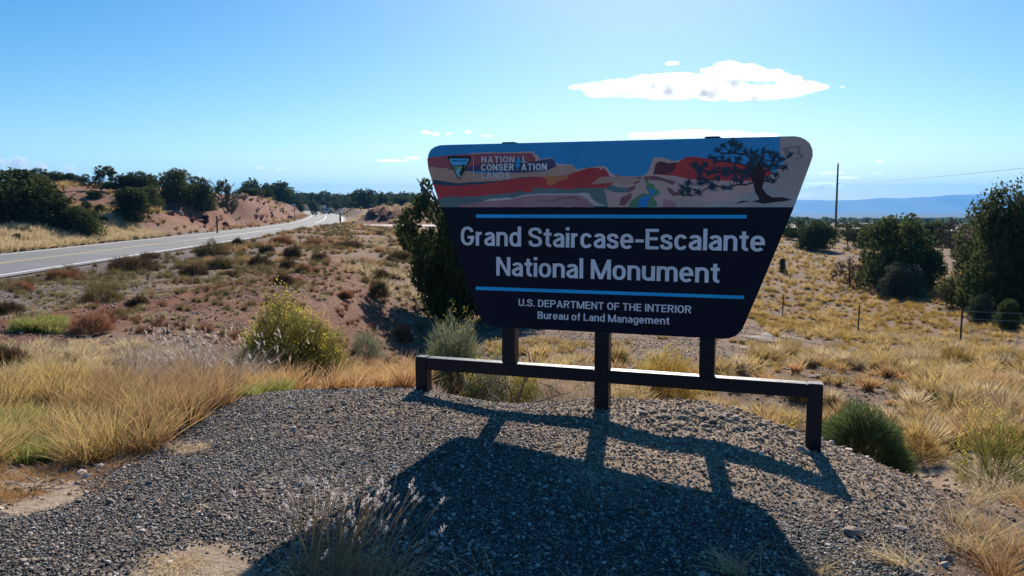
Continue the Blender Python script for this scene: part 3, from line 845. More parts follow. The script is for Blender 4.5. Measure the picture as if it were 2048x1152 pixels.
# ---- lettering: stroke-built condensed grotesque
TK = 0.148; h_ = TK / 2; XH = 0.735


def arc(cx, cy, rx, ry, a0, a1, n=14, e=2.35):
    a = np.radians(np.linspace(a0, a1, n)); c, s = np.cos(a), np.sin(a)
    return [(cx + rx * np.sign(u) * abs(u) ** (2 / e), cy + ry * np.sign(v) * abs(v) ** (2 / e)) for u, v in zip(c, s)]


def spl(pts, n=6): return [tuple(p[:2]) for p in catmull([(a, b, 0) for a, b in pts], n)]


def glyph(ch):
    """-> (strokes, width); a stroke is ('p', points, closed) or ('d', p0, p1) with level ends"""
    h = h_; T = 1 - h; X = XH - h; P_ = lambda pts, c=False: ('p', pts, c); D_ = lambda a, b: ('d', a, b)
    if ch == 'I': return [P_([(h, 0), (h, 1)])], TK
    if ch == 'l': return [P_([(h, 0), (h, 1.04)])], TK
    if ch == 'i': return [P_([(h, 0), (h, XH)]), P_([(h, 0.87), (h, 1.03)])], TK
    if ch == '.': return [P_([(h, 0), (h, TK)])], TK
    if ch == '-': return [P_([(0, 0.40), (0.34, 0.40)])], 0.34
    if ch == 'L': return [P_([(h, 1), (h, 0)]), P_([(TK, h), (0.48, h)])], 0.48
    if ch == 'E': return [P_([(h, 1), (h, 0)]), P_([(TK, T), (0.51, T)]), P_([(TK, 0.52), (0.47, 0.52)]), P_([(TK, h), (0.51, h)])], 0.51
    if ch == 'F': return [P_([(h, 1), (h, 0)]), P_([(TK, T), (0.50, T)]), P_([(TK, 0.50), (0.46, 0.50)])], 0.50
    if ch == 'T': return [P_([(0, T), (0.56, T)]), P_([(0.28, 1 - TK), (0.28, 0)])], 0.56
    if ch == 'H': return [P_([(h, 1), (h, 0)]), P_([(0.6 - h, 1), (0.6 - h, 0)]), P_([(TK, 0.52), (0.6 - TK, 0.52)])], 0.60
    if ch == 'A': return [D_((h, 0), (0.33, 1)), D_((0.66 - h, 0), (0.33, 1)), P_([(0.19, 0.27), (0.47, 0.27)])], 0.66
    if ch == 'V': return [D_((h, 1), (0.32, 0)), D_((0.64 - h, 1), (0.32, 0))], 0.64
    if ch == 'N': return [P_([(h, 1), (h, 0)]), P_([(0.61 - h, 1), (0.61 - h, 0)]), D_((h, 1), (0.61 - h, 0))], 0.61
    if ch == 'M': return [P_([(h, 1), (h, 0)]), P_([(0.80 - h, 1), (0.80 - h, 0)]), D_((h, 1), (0.40, 0.0)), D_((0.80 - h, 1), (0.40, 0.0))], 0.80
    if ch == 'U': return [P_([(h, 1), (h, 0.30)] + arc(0.295, 0.30, 0.295 - h, 0.30 - h, 180, 360)[1:] + [(0.59 - h, 1)])], 0.59
    if ch == 'O': return [P_(arc(0.31, 0.5, 0.31 - h, 0.5 - h, 0, 360, 33)[:-1], True)], 0.62
    if ch == 'C': return [P_(arc(0.30, 0.5, 0.30 - h, 0.5 - h, 28, 332, 26))], 0.59
    if ch == 'G': return [P_(arc(0.305, 0.5, 0.305 - h, 0.5 - h, 28, 322, 26) + [(0.61 - h, 0.42)]), P_([(0.31, 0.44), (0.61, 0.44)])], 0.61
    if ch == 'S': return [P_(spl([(0.58 - h, 0.69), (0.46, 0.86), (0.29, T), (0.12, 0.86), (h, 0.73), (0.13, 0.60), (0.29, 0.52), (0.46, 0.43), (0.58 - h, 0.27), (0.46, 0.13), (0.29, h), (0.12, 0.13), (h, 0.31)]))], 0.58
    if ch == 'D': return [P_([(h, 1), (h, 0)]), P_([(TK, T), (0.26, T)] + arc(0.27, 0.5, 0.33 - h, 0.5 - h, 90, -90, 18) + [(TK, h)])], 0.60
    if ch == 'P': return [P_([(h, 1), (h, 0)]), P_([(TK, T), (0.32, T)] + arc(0.33, 0.705, 0.27 - h, 0.295 - h, 90, -90, 14) + [(TK, 0.41 + h)])], 0.59
    if ch == 'R': return [P_([(h, 1), (h, 0)]), P_([(TK, T), (0.31, T)] + arc(0.32, 0.72, 0.27 - h, 0.28 - h, 90, -90, 14) + [(TK, 0.44 + h)]), D_((0.33, 0.47), (0.60 - h, 0))], 0.61
    if ch == 'B': return [P_([(h, 1), (h, 0)]), P_([(TK, T), (0.30, T)] + arc(0.31, 0.75, 0.25 - h, 0.25 - h, 90, -90, 12) + [(TK, 0.58 - h)]), P_([(TK, 0.44 + h), (0.31, 0.44 + h)] + arc(0.32, 0.26, 0.27 - h, 0.26 - h, 90, -90, 12) + [(TK, h)])], 0.59
    w = 0.52
    if ch == 'o': return [P_(arc(w / 2, XH / 2, w / 2 - h, XH / 2 - h + .01, 0, 360, 29)[:-1], True)], w
    if ch == 'c': return [P_(arc(0.25, XH / 2, 0.25 - h, XH / 2 - h + .01, 32, 328, 22))], 0.48
    if ch == 'e': return [P_([(TK, 0.37), (w - TK, 0.37)]), P_([(w - h, 0.30)] + arc(w / 2, XH / 2, w / 2 - h, XH / 2 - h + .01, 0, 318, 25))], w
    if ch == 'a': return [P_([(0.47 - h, 0), (0.47 - h, 0.48)] + arc(0.235, 0.48, 0.235 - h, 0.255 - h, 0, 158, 12)[1:]), P_([(0.47 - TK, 0.43), (0.24, 0.43)] + arc(0.24, 0.22, 0.24 - h, 0.225 - h, 100, 270, 12) + [(0.33, 0.12), (0.47 - TK, 0.19)])], 0.47
    if ch in 'nmr':
        st = P_([(h, 0), (h, XH)])
        def arch(x0, wd): return P_([(x0 + h, 0.40)] + arc(x0 + wd / 2, 0.45, wd / 2 - h, 0.285 - h + .01, 180, 0, 14) + [(x0 + wd - h, 0)])
        if ch == 'n': return [st, arch(0, 0.50)], 0.50
        if ch == 'm': return [st, arch(0, 0.47), arch(0.47 - TK, 0.47)], 0.94 - TK
        return [st, P_([(h, 0.38)] + arc(0.28, 0.45, 0.28 - h, 0.285 - h, 170, 92, 8))], 0.315
    if ch == 'u': return [P_([(0.50 - h, 0), (0.50 - h, XH)]), P_([(h, XH), (h, 0.28)] + arc(0.25, 0.28, 0.25 - h, 0.28 - h, 180, 360, 14) + [(0.50 - h, 0.33)])], 0.50
    if ch == 't': return [P_([(0.09 + h, 0.93), (0.09 + h, 0.23)] + arc(0.32, 0.22, 0.23 - h, 0.22 - h, 180, 270, 8)), P_([(0, X), (0.33, X)])], 0.33
    if ch == 'd': return [P_([(0.51 - h, 0), (0.51 - h, 1.04)]), P_(arc(0.255, XH / 2, 0.255 - h, XH / 2 - h + .01, 0, 360, 25)[:-1], True)], 0.51
    if ch == 'g': return [P_([(0.50 - h, XH), (0.50 - h, 0.0)] + arc(0.25, 0.0, 0.25 - h, 0.28 - h, 0, -150, 12)), P_(arc(0.25, XH / 2, 0.25 - h, XH / 2 - h + .01, 0, 360, 25)[:-1], True)], 0.50
    if ch == 's': return [P_(spl([(0.46 - h, 0.50), (0.36, 0.62), (0.23, X + .01), (0.11, 0.63), (h, 0.53), (0.12, 0.43), (0.23, 0.37), (0.36, 0.30), (0.46 - h, 0.20), (0.36, 0.10), (0.23, h - .01), (0.09, 0.11), (h - .01, 0.235)]))], 0.46
    if ch == 'f': return [P_([(0.09 + h, 0), (0.09 + h, 0.80)] + arc(0.32, 0.80, 0.23 - h, 0.24 - h, 180, 95, 8)), P_([(0, X), (0.33, X)])], 0.34
    return [], 0.22


def stroke_polys(st, tk):
    if st[0] == 'd':
        (x0, y0), (x1, y1) = st[1], st[2]; w = tk / 2 * 1.02
        return [[(x0 - w, y0), (x0 + w, y0), (x1 + w, y1), (x1 - w, y1)]]
    p = np.array(st[1], float); cl = st[2]
    if cl:
        t = np.roll(p, -1, 0) - np.roll(p, 1, 0)
    else: t = np.gradient(p, axis=0)
    # mitred offset
    t /= np.linalg.norm(t, axis=1)[:, None] + 1e-9
    n = np.stack([-t[:, 1], t[:, 0]], -1); a = p + n * tk / 2; b = p - n * tk / 2; q = []
    m_ = len(p)
    for i in range(m_ if cl else m_ - 1):
        j = (i + 1) % m_; q.append([tuple(a[i]), tuple(a[j]), tuple(b[j]), tuple(b[i])])
    return q


def text_line(name, txt, p0, p1, cap_px, m, track=0.065, special=None):
    """baseline from pixel p0 to p1 (left edge of first, right edge of last letter)"""
    pr = Print(); a = sl([p0[0], p1[0]], [p0[1], p1[1]], bd); up = sl([p0[0]], [p0[1] - cap_px], bd)
    capH = up[0, 1] - a[0, 1]; dx = a[1] - a[0]; adv = 0; pos = []
    for ch in txt:
        g, w = glyph(ch); pos.append(adv); adv += w + track
        if ch == ' ': adv -= track * 0.6
    adv -= track
    sx = dx[0] / adv
    for ci, (ch, x0) in enumerate(zip(txt, pos)):
        g, w = glyph(ch)
        mm = m
        if special and ci in special:
            mm = special[ci]
            tri = [(0, 0), (w, 0), (w / 2, 1)] if ch == 'A' else [(0, 1), (w / 2, 0), (w, 1)]
            P2 = [(a[0, 0] + sx * (x0 + u), a[0, 1] + dx[1] * (x0 + u) / adv + capH * v) for u, v in tri]
            area = (P2[1][0] - P2[0][0]) * (P2[2][1] - P2[0][1]) - (P2[1][1] - P2[0][1]) * (P2[2][0] - P2[0][0])
            pr.poly(P2 if area > 0 else P2[::-1], mm, lift=0.0090); continue
        for si, st in enumerate(g):
            for q in stroke_polys(st, TK):
                P2 = [(a[0, 0] + sx * (x0 + u), a[0, 1] + dx[1] * (x0 + u) / adv + capH * v) for u, v in q]
                pr.poly(P2, mm, lift=0.0090 + 0.00012 * si)
    # centre the line if the stroke set came out at another width: already fitted
    return pr.make(name, board)


WH = PC['white']
text_line('lettering', 'Grand Staircase-Escalante', (922.5, 490.5), (1529.5, 503), 37.5, WH)
text_line('lettering', 'National Monument', (993.5, 551), (1439, 566), 37.5, WH)
text_line('lettering', 'U.S. DEPARTMENT OF THE INTERIOR', (1038, 611.5), (1383, 626.5), 14.2, WH, 0.09)
text_line('lettering', 'Bureau of Land Management', (1076, 637), (1339, 649), 14.6, WH, 0.075)
_tk, _h = TK, h_
TK = 0.18; h_ = TK / 2
text_line('lettering', 'NATIONAL', (963.5, 325.5), (1054.5, 325.5), 12.8, PC['logo'], 0.10, {6: PC['skyblue']})
text_line('lettering', 'CONSERVATION', (963, 341.5), (1094.5, 340.5), 13.3, WH, 0.10, {6: PC['skyblue']})
text_line('lettering', 'LANDS', (963.5, 358), (1021.5, 357.5), 13.0, PC['logo'], 0.10)
for q in ([(952, 428.6), (952, 435.7), (1493.5, 437), (1493.5, 429.8)], [(952, 572.8), (952, 579.6), (1488, 598), (1488, 591.3)]):
    pr = Print(); L = sl(*np.array(q, float).T, off=bd); pr.poly([tuple(v) for v in L], PC['skyblue'], lift=0.004); pr.make('blue_stripe', board)

# ---------------------------------------------------------------- vegetation builders
def blades(n, base, dirs, L, w, bend, seg=2, r=rng, face=None):
    """n curved blades as strips. base (n,3), dirs (n,3) unit, L (n,), w (n,) half width, bend (n,) droop"""
    side = np.cross(dirs, np.array([0, 0, 1.0])); side /= np.linalg.norm(side, axis=1)[:, None] + 1e-6
    ra = r.uniform(0, math.pi, n)[:, None]
    side = side * np.cos(ra) + np.cross(dirs, side) * np.sin(ra)
    ho = dirs.copy(); ho[:, 2] = 0; ho /= np.linalg.norm(ho, axis=1)[:, None] + 1e-6
    rows = []; tts = []
    for k_ in range(seg + 1):
        t = k_ / seg
        c = base + dirs * (L * t)[:, None] + ho * (bend * L * t * t)[:, None] - np.array([0, 0, 1.0]) * (bend * L * t * t * 0.55)[:, None]
        if k_ < seg:
            ww = (w * (1 - 0.55 * t))[:, None]
            rows += [c - side * ww, c + side * ww]; tts += [t, t]
        else:
            rows.append(c); tts.append(1)
    m_ = 2 * seg + 1
    V = np.stack(rows, 1).reshape(-1, 3)
    b = np.arange(n)[:, None] * m_
    F4 = [b + np.array([[2 * q, 2 * q + 1, 2 * q + 3, 2 * q + 2]]) for q in range(seg - 1)]
    F3 = b + np.array([[2 * seg - 2, 2 * seg - 1, 2 * seg]])
    tt = np.tile(np.array(tts, float), n); var = np.repeat(r.uniform(0, 1, n), m_)
    return V, F3, (np.concatenate(F4) if F4 else None), tt, var


def sph_dirs(n, r, zmin=0.0, spread=1.0):
    a = r.uniform(0, 2 * math.pi, n); z = r.uniform(zmin, 1, n) ** (1 / spread) if zmin >= 0 else r.uniform(zmin, 1, n)
    s = np.sqrt(np.clip(1 - z * z, 0, 1)); return np.stack([s * np.cos(a), s * np.sin(a), z], -1)


def tuft_mesh(name, n, hgt, rad, w, r, zpow=1.6, bend=0.35, seg=3):
    A = Acc(); a = r.uniform(0, 2 * math.pi, n); q = np.sqrt(r.uniform(0, 1, n)) * rad * 0.35
    base = np.stack([np.cos(a) * q, np.sin(a) * q, np.full(n, -0.02)], -1)
    d = sph_dirs(n, r, 0.0, zpow); d[:, 2] = np.maximum(d[:, 2], 0.25); 
    d[:, :2] = d[:, :2] * 0.75 + np.stack([np.cos(a), np.sin(a)], -1) * 0.25 * (q / rad)[:, None]
    d /= np.linalg.norm(d, axis=1)[:, None]
    L = hgt * r.uniform(0.6, 1.15, n)
    V, F3, F4, tt, var = blades(n, base, d, L, np.full(n, w), r.uniform(0.1, bend, n), seg, r)
    A.add(V, F3, F4, tt=tt, var=var)
    return A.mesh(name)


def leaf_quads(c, nrm, size, r, aspect=1.8):
    n = len(c); u = np.cross(nrm, r.normal(size=(n, 3))); u /= np.linalg.norm(u, axis=1)[:, None] + 1e-6
    v = np.cross(nrm, u); s = (size * r.uniform(0.6, 1.3, n))[:, None]
    V = np.stack([c - u * s * aspect / 2, c - v * s / 2, c + u * s * aspect / 2, c + v * s / 2], 1).reshape(-1, 3)
    b = np.arange(n)[:, None] * 4; return V, b + np.array([[0, 1, 2, 3]])


def crown_mesh(name, r, n=4000, leaf=0.05, shape='dome', blobs=34, lump=0.22, z0=0.04, air=0.0):
    """unit crown: height 1, radius 0.5, built of leaf sprays around many lumps"""
    cs = []; rs = []
    for _ in range(blobs):
        z = r.uniform(z0, 0.96) if shape != 'spread' else r.uniform(0.35, 0.95)
        if shape == 'cone': R_ = 0.5 * (1 - z) ** 0.55 * (0.55 + 0.45 * min(1, z / 0.14))
        elif shape == 'dome': R_ = 0.5 * math.sqrt(max(0.02, 1 - ((z - 0.38) / 0.62) ** 2)) * (0.72 + 0.28 * min(1, z / 0.25))
        elif shape == 'spread': R_ = 0.5 * math.sqrt(max(0.02, 1 - ((z - 0.62) / 0.4) ** 2))
        else: R_ = 0.5 * (0.35 + 0.9 * z) if z < 0.6 else 0.5 * (1 - ((z - 0.6) / 0.45) ** 2) ** 0.5 * 0.9
        a = r.uniform(0, 2 * math.pi); q = R_ * r.uniform(0.35, 0.92) ** (0.8)
        lr = lump * r.uniform(0.55, 1.15) * (0.75 + 0.5 * (1 - z))
        cs.append((q * math.cos(a), q * math.sin(a), z * 0.93)); rs.append(lr * (0.6 if z > 0.85 else 1))
    if air < 0.5:
        for z in np.linspace(z0 + 0.1, 0.75, 6): cs.append((0, 0, z)); rs.append(0.26)
    cs = np.array(cs); rs = np.array(rs); wts = rs ** 2; wts /= wts.sum()
    idx = r.choice(len(cs), n, p=wts); d = r.normal(size=(n, 3)); d /= np.linalg.norm(d, axis=1)[:, None]
    rad = rs[idx] * r.uniform(0.55, 1.0, n) ** 0.5 * (1 + 0.35 * r.normal(size=n) * 0.4)
    c = cs[idx] + d * rad[:, None] * np.array([1, 1, 0.85])
    c = c[(c[:, 2] > z0 * 0.4)]; n = len(c)
    idx = idx[:n]; nr_ = d[:n] + r.normal(size=(n, 3)) * 0.6; nr_ /= np.linalg.norm(nr_, axis=1)[:, None]
    V, F4 = leaf_quads(c, nr_, np.full(n, leaf), r, 1.7)
    bv = r.uniform(0, 1, len(cs)); var = np.clip(np.repeat(bv[idx] * 0.6 + r.uniform(0, 0.4, n), 4), 0, 1)
    A = Acc(); A.add(V, None, F4, var=var, tt=np.zeros(len(V)))
    return A.mesh(name)


def trunk_mesh(name, r, hgt=0.6, rad=0.03, limbs=5, lean=0.0, stems=1, reach=0.3, n=6):
    A = Acc()
    for s in range(stems):
        a0 = r.uniform(0, 6.28); k_ = 5
        z = np.linspace(-0.06, hgt, k_)
        x = lean * (z / hgt) + 0.02 * r.normal(size=k_).cumsum() + (stems > 1) * 0.15 * math.cos(a0) * np.clip(z, 0, 1)
        y = 0.02 * r.normal(size=k_).cumsum() + (stems > 1) * 0.15 * math.sin(a0) * np.clip(z, 0, 1)
        x[0] = 0; y[0] = 0
        p = np.stack([x, y, z], -1); A.add(*tube(p, np.linspace(rad, rad * 0.35, k_), n))
        for l in range(limbs):
            t = r.uniform(0.25, 0.95); b = p[0] + (p[-1] - p[0]) * t; a = r.uniform(0, 6.28)
            b = np.array([np.interp(b[2], z, x), np.interp(b[2], z, y), b[2]])
            e = b + np.array([math.cos(a) * reach, math.sin(a) * reach, r.uniform(0.08, 0.3)]) * r.uniform(0.6, 1.1)
            mid = (b + e) / 2 + r.normal(size=3) * 0.02
            A.add(*tube(np.array([b, mid, e]), [rad * 0.5, rad * 0.33, rad * 0.12], 5))
    return A.mesh(name, smooth=True)


tr = np.random.default_rng(77)
CR = {
    'dome': [crown_mesh('crown', tr, 8500, 0.034, 'dome') for _ in range(3)],
    'cone': [crown_mesh('crown', tr, 8500, 0.032, 'cone', z0=0.02) for _ in range(2)],
    'airy': [crown_mesh('crown', tr, 4200, 0.030, 'dome', blobs=26, lump=0.13, z0=0.15, air=1) for _ in range(2)],
    'spread': [crown_mesh('crown', tr, 4200, 0.032, 'spread', blobs=26, lump=0.17, z0=0.2, air=1) for _ in range(2)],
    'far': [crown_mesh('crown', tr, 850, 0.075, s_, blobs=14, lump=0.24) for s_ in ('dome', 'dome', 'cone', 'spread')],
    'big': [crown_mesh('crown', tr, 19000, 0.021, 'dome', blobs=54, lump=0.14, z0=0.08, air=0.4)],
    'vase': [crown_mesh('crown', tr, 19000, 0.021, 'vase', blobs=50, lump=0.13, z0=0.06, air=1) for _ in range(2)],
    'dead': [crown_mesh('crown', tr, 1500, 0.028, 'dome', blobs=30, lump=0.13, z0=0.15, air=1)],
}
TRK = {k_: trunk_mesh('trunk', tr, 0.55, 0.032, 6) for k_ in ('dome', 'cone')}
TRK['airy'] = trunk_mesh('trunk', tr, 0.8, 0.028, 12, stems=2)
TRK['spread'] = trunk_mesh('trunk', tr, 0.6, 0.04, 8, stems=1)
TRK['far'] = trunk_mesh('trunk', tr, 0.5, 0.035, 2, n=4)
TRK['big'] = trunk_mesh('trunk', tr, 0.8, 0.026, 12, stems=2, reach=0.17)
TRK['vase'] = TRK['big']
TRK['dead'] = trunk_mesh('trunk', tr, 0.85, 0.025, 18, stems=3)
for v in TRK.values(): v.materials.append(M['bark'])
_cc = {}


def with_mat(me, m):
    key = (me.name, m.name)
    if key not in _cc:
        c = me if not len(me.materials) else me.copy()
        c.materials.clear(); c.materials.append(m); _cc[key] = c
    return _cc[key]


tc_ = [0]
def tree(Q, hgt, wid, shape, label, m='juniper', group=None, rz=None, lean=0.0, name='juniper_tree', cat='tree', parts=True):
    i = tc_[0]; tc_[0] += 1
    t = empty(name, tuple(Q), label, cat, group, rz if rz is not None else (i * 2.4) % 6.28)
    me = CR[shape][i % len(CR[shape])]
    c = obj('crown', with_mat(me, M[m]), None, t)
    c.scale = (wid * 1.12, wid * (0.95 + 0.3 * ((i * 7) % 5) / 5), hgt * 1.03)
    if lean: c.rotation_euler = (0, lean, 0)
    k_ = obj('trunk', TRK[shape], None, t); k_.scale = (hgt * 0.8, hgt * 0.8, hgt); k_.rotation_euler = (0, lean, 0)
    return t


def tree_px(px, base, top, wpx, shape, label, Y=None, **kw):
    """tree standing where the photograph's pixel (px, base) meets the ground"""
    if Y is None:
        Q = G(px, base)[0]; Y = Q[1]
    else:
        p = at(px, base, Y); Q = np.array([p[0], p[1], H(p[0], p[1])[0]])
    topz = at(px, top, Y)[2]
    return tree(Q, max(0.6, topz - Q[2]), wpx / FPX * Y, shape, label, **kw)


# centre tree behind the sign
tree_px(908, 622, 334, 205, 'vase', 'tall dark juniper rising behind the left edge of the monument sign', Y=28, m='juniper', rz=0.6, lean=-0.10)
tree_px(1012, 615, 362, 200, 'big', 'dense dark juniper mostly hidden behind the left edge of the board', Y=29.5, m='juniper', rz=2.2, lean=-0.12)

for a in [
    (18, 474, 336, 165, 'dome', 'largest dark juniper at the far left beyond the highway', 59),
    (112, 476, 385, 90, 'dome', 'dark juniper with ragged top right of the largest roadside juniper', 60),
    (160, 472, 410, 75, 'dome', 'low dark juniper leaning towards the highway beside the ragged juniper', 60),
    (263, 458, 374, 98, 'cone', 'rounded cone-shaped juniper standing alone above the highway', 71),
    (357, 408, 336, 58, 'dome', 'dark upright juniper at the left end of the red road cut', 92),
    (403, 428, 354, 52, 'dome', 'juniper with a slanting bare trunk beside the red road cut', 95),
    (203, 392, 326, 62, 'airy', 'tall open pinyon breaking the skyline above the wooded rise', 100),
    (236, 392, 342, 50, 'airy', 'open crowned pinyon right of the tall skyline pinyon', 100),
    (275, 396, 342, 85, 'dome', 'broad dark juniper on the skyline behind the cone-shaped juniper', 102),
    (318, 396, 348, 46, 'spread', 'flat-topped skyline juniper with sky showing through', 108),
    (450, 392, 353, 40, 'airy', 'lone skyline pinyon with a double crown on top of the red road cut', 118),
    (380, 400, 345, 50, 'airy', 'open crown behind the upright juniper by the road cut', 96),
    (85, 384, 333, 40, 'airy', 'thin airy pinyon on the skyline at left', 112),
    (58, 384, 344, 44, 'airy', 'open pinyon rising just behind the largest roadside juniper', 110),
    (112, 384, 342, 44, 'dome', 'brownish round juniper on the left skyline', 114),
    (140, 384, 346, 40, 'dome', 'second brownish round juniper on the left skyline', 114),
    (162, 386, 350, 22, 'spread', 'very small flat-topped tree on the left skyline', 112),
    (500, 398, 375, 52, 'dome', 'wide low juniper just past the lone skyline pinyon', 156),
    (533, 401, 378, 28, 'dome', 'small leaning juniper right of the wide low juniper', 178),
    (298, 420, 372, 50, 'dome', 'dark juniper filling the gap behind the cone-shaped juniper', 82),
    (-60, 470, 345, 120, 'dome', 'dark juniper at the very left edge of the photo', 62),
]:
    tree_px(*a[:6], Y=a[6], m='pinyon' if a[4] in ('airy', 'spread') else 'juniper', name='pinyon_tree' if a[4] == 'airy' else 'juniper_tree')
# small bushes on the wooded rise
for a in [(170, 424, 402, 26), (201, 430, 408, 22), (176, 436, 420, 18), (205, 450, 432, 20), (36, 487, 466, 16), (190, 396, 380, 30), (330, 402, 384, 36), (250, 398, 384, 40)]:
    tree_px(*a, 'dome', 'small dark juniper bush on the grassy slope beyond the highway', m='juniper', group='small bushes on the rise beyond the highway', name='juniper_bush', cat='bush')

# far woods around the bend: individual trees
fr = np.random.default_rng(3)
cnt = 0
FARPX = [(640, 385, 16), (582, 383, 14), (560, 386, 14), (603, 387, 12), (669, 392, 12), (717, 394, 12), (784, 386, 16), (698, 396, 10), (747, 394, 9), (545, 382, 18), (616, 389, 12)]
for px_, top, w_ in FARPX:
    tree_px(px_, 412, top, w_ * 1.25, 'far', 'rounded juniper crown standing above the far dark treeline', Y=380 + fr.uniform(-40, 60), group='crowns above the far treeline')
def fw_(p, y): return ('behind the red road cut' if p < 600 else 'left of the pickup truck' if p < 680 else 'between the pickup and the warning sign' if p < 722 else 'right of the warning sign' if p < 775 else 'behind the red mound') + (', front rows' if y < 380 else ', back rows')
far_trees = []
while cnt < 165:
    Y_ = fr.uniform(225, 560); px_ = fr.uniform(505, 850); x_ = (px_ - 1024) / FPX * Y_
    d_, _, s_ = near_line(np.array([x_]), np.array([Y_]), ROAD)
    if d_[0] < 12: continue
    z_ = H(x_, Y_)[0]; h = fr.uniform(2.6, 7.0)
    tree((x_, Y_, z_), h, h * fr.uniform(0.9, 1.5), 'far', 'dark juniper in the distant woods ' + fw_(px_, Y_), group='woods ' + fw_(px_, Y_)); cnt += 1
for cx, top, w_ in ((735, 410, 26), (752, 407, 30), (775, 404, 34), (800, 402, 26), (790, 396, 22), (690, 405, 22), (672, 402, 26), (651, 400, 24), (628, 399, 26), (820, 403, 30)):
    tree_px(cx, 428, top, w_, 'far', 'dark juniper standing close behind the curve warning sign and guardrail', Y=fr.uniform(250, 300), group='junipers behind the guardrail')
tree_px(590, 425, 400, 34, 'dome', 'dark shrub at the far end of the red road cut behind the white sign backs', Y=238, name='juniper_bush', cat='bush')
tree_px(602, 428, 408, 22, 'dome', 'low dark shrub right of the shrub at the end of the road cut', Y=236, name='juniper_bush', cat='bush')

# right hand plain
for a in [
    (1604, 488, 432, 72, 'airy', 'juniper with spiky top right behind the right edge of the monument sign', 92, 'juniper'),
    (1632, 506, 440, 74, 'dome', 'dense round juniper with a long shadow right of the monument sign', 80, 'juniper'),
    (1697, 500, 442, 56, 'spread', 'juniper with visible trunk just right of the utility pole', 84, 'pinyon'),
    (1792, 572, 428, 128, 'dome', 'big dark juniper on the right side of the golden slope', 50, 'juniper'),
    (1845, 566, 480, 80, 'dome', 'dark lower juniper touching the right side of the big dark juniper', 49, 'juniper'),
    (1752, 545, 440, 70, 'airy', 'open branchy juniper on the left side of the big dark juniper', 54, 'pinyon'),
    (1868, 492, 442, 80, 'dome', 'mid-distance juniper behind the big dark juniper', 95, 'juniper'),
    (1906, 500, 430, 62, 'dead', 'brown half-dead tree between the two biggest trees at right', 80, 'brownleaf'),
    (1942, 500, 448, 50, 'dead', 'low brown tree next to the half-dead tree', 84, 'brownleaf'),
    (2010, 640, 362, 200, 'big', 'tallest open-crowned pinyon at the right edge of the photo', 36, 'pinyon'),
    (1960, 610, 470, 130, 'big', 'grey-green pinyon in front of the tallest tree at the right edge', 38, 'pinyon'),
    (2070, 620, 420, 160, 'dome', 'dark pinyon cut off by the right edge of the photo', 34, 'juniper'),
    (1650, 500, 450, 46, 'dome', 'dark juniper around the foot of the utility pole', 96, 'juniper'),
    (1735, 500, 448, 60, 'dome', 'juniper crown in the row left of the big dark juniper', 88, 'juniper'),
    (1580, 500, 455, 60, 'dome', 'low juniper peeking out beside the monument sign edge', 98, 'juniper'),
]:
    tree_px(*a[:6], Y=a[6], m=a[7], name='dead_tree' if a[4] == 'dead' else 'juniper_tree' if a[7] == 'juniper' else 'pinyon_tree')
tree_px(1800, 578, 524, 74, 'dome', 'grey-green round shrub in front of the big dark juniper', Y=46, m='greyshrub', name='round_shrub', cat='bush')
tree_px(1962, 628, 586, 46, 'dome', 'small green juniper bush left of the pale dead branches', Y=33, m='greyshrub', name='juniper_bush', cat='bush')
tree_px(2015, 672, 598, 56, 'cone', 'small pointed juniper behind the fence wires at right', Y=29, name='juniper_bush', cat='bush')
tree_px(1564, 542, 516, 15, 'cone', 'tiny cone-shaped juniper alone on the golden slope', Y=60, m='juniper', name='juniper_bush', cat='bush')
tree_px(1700, 542, 508, 60, 'dead', 'bare dark scrub left of the big dark juniper', Y=52, m='brownleaf', name='scrub_bush', cat='bush')
tree_px(1895, 596, 565, 60, 'dead', 'tangled scrub at the foot of the grey-green pinyon', Y=40, m='brownleaf', name='scrub_bush', cat='bush')
cnt = 0
while cnt < 95:
    Y_ = fr.uniform(105, 420); px_ = fr.uniform(1560, 2080); x_ = (px_ - 1024) / FPX * Y_
    z_ = H(x_, Y_)[0]; h = fr.uniform(2.4, 4.2)
    if at(px_, 447, Y_)[2] < z_ + h: h = max(1.4, at(px_, 447, Y_)[2] - z_)
    pl = ('left of the utility pole' if px_ < 1670 else 'between the utility pole and the big dark juniper' if px_ < 1750 else 'behind the big dark juniper' if px_ < 1880 else 'behind the trees at the right edge') + (', nearer' if Y_ < 200 else ', farther'); tree((x_, Y_, z_), h, h * fr.uniform(1.0, 1.5), 'far', 'dark juniper on the far plain ' + pl, group='plain junipers ' + pl); cnt += 1
# distant scrub further out on the valley floor
A = Acc(); n = 2600
Y_ = fr.uniform(420, 2600, n) ; px_ = fr.uniform(1380, 2150, n); x_ = (px_ - 1024) / FPX * Y_
z_ = H(x_, Y_); pk = fbm(x_ / 160, Y_ / 220, 61) > -0.02
for xx, yy, zz in zip(x_[pk], Y_[pk], z_[pk]):
    s_ = fr.uniform(2.0, 4.5); q = np.array([[-1, 0, 0], [1, 0, 0], [0.6, 0, 0.9], [-0.5, 0, 1.0], [0, -1, 0], [0, 1, 0], [0, 0.6, 0.85], [0, -0.6, 0.95]]) * s_ + [xx, yy, zz]
    A.add(q, None, [[0, 1, 2, 3], [4, 5, 6, 7]], var=fr.uniform(0, 1), tt=0.0)
o = obj('distant_scrub', A.mesh('distant_scrub'), M['juniper']); tag(o, 'dark scrub dotted over the valley floor below the blue mesa', 'scrub', kind='stuff')


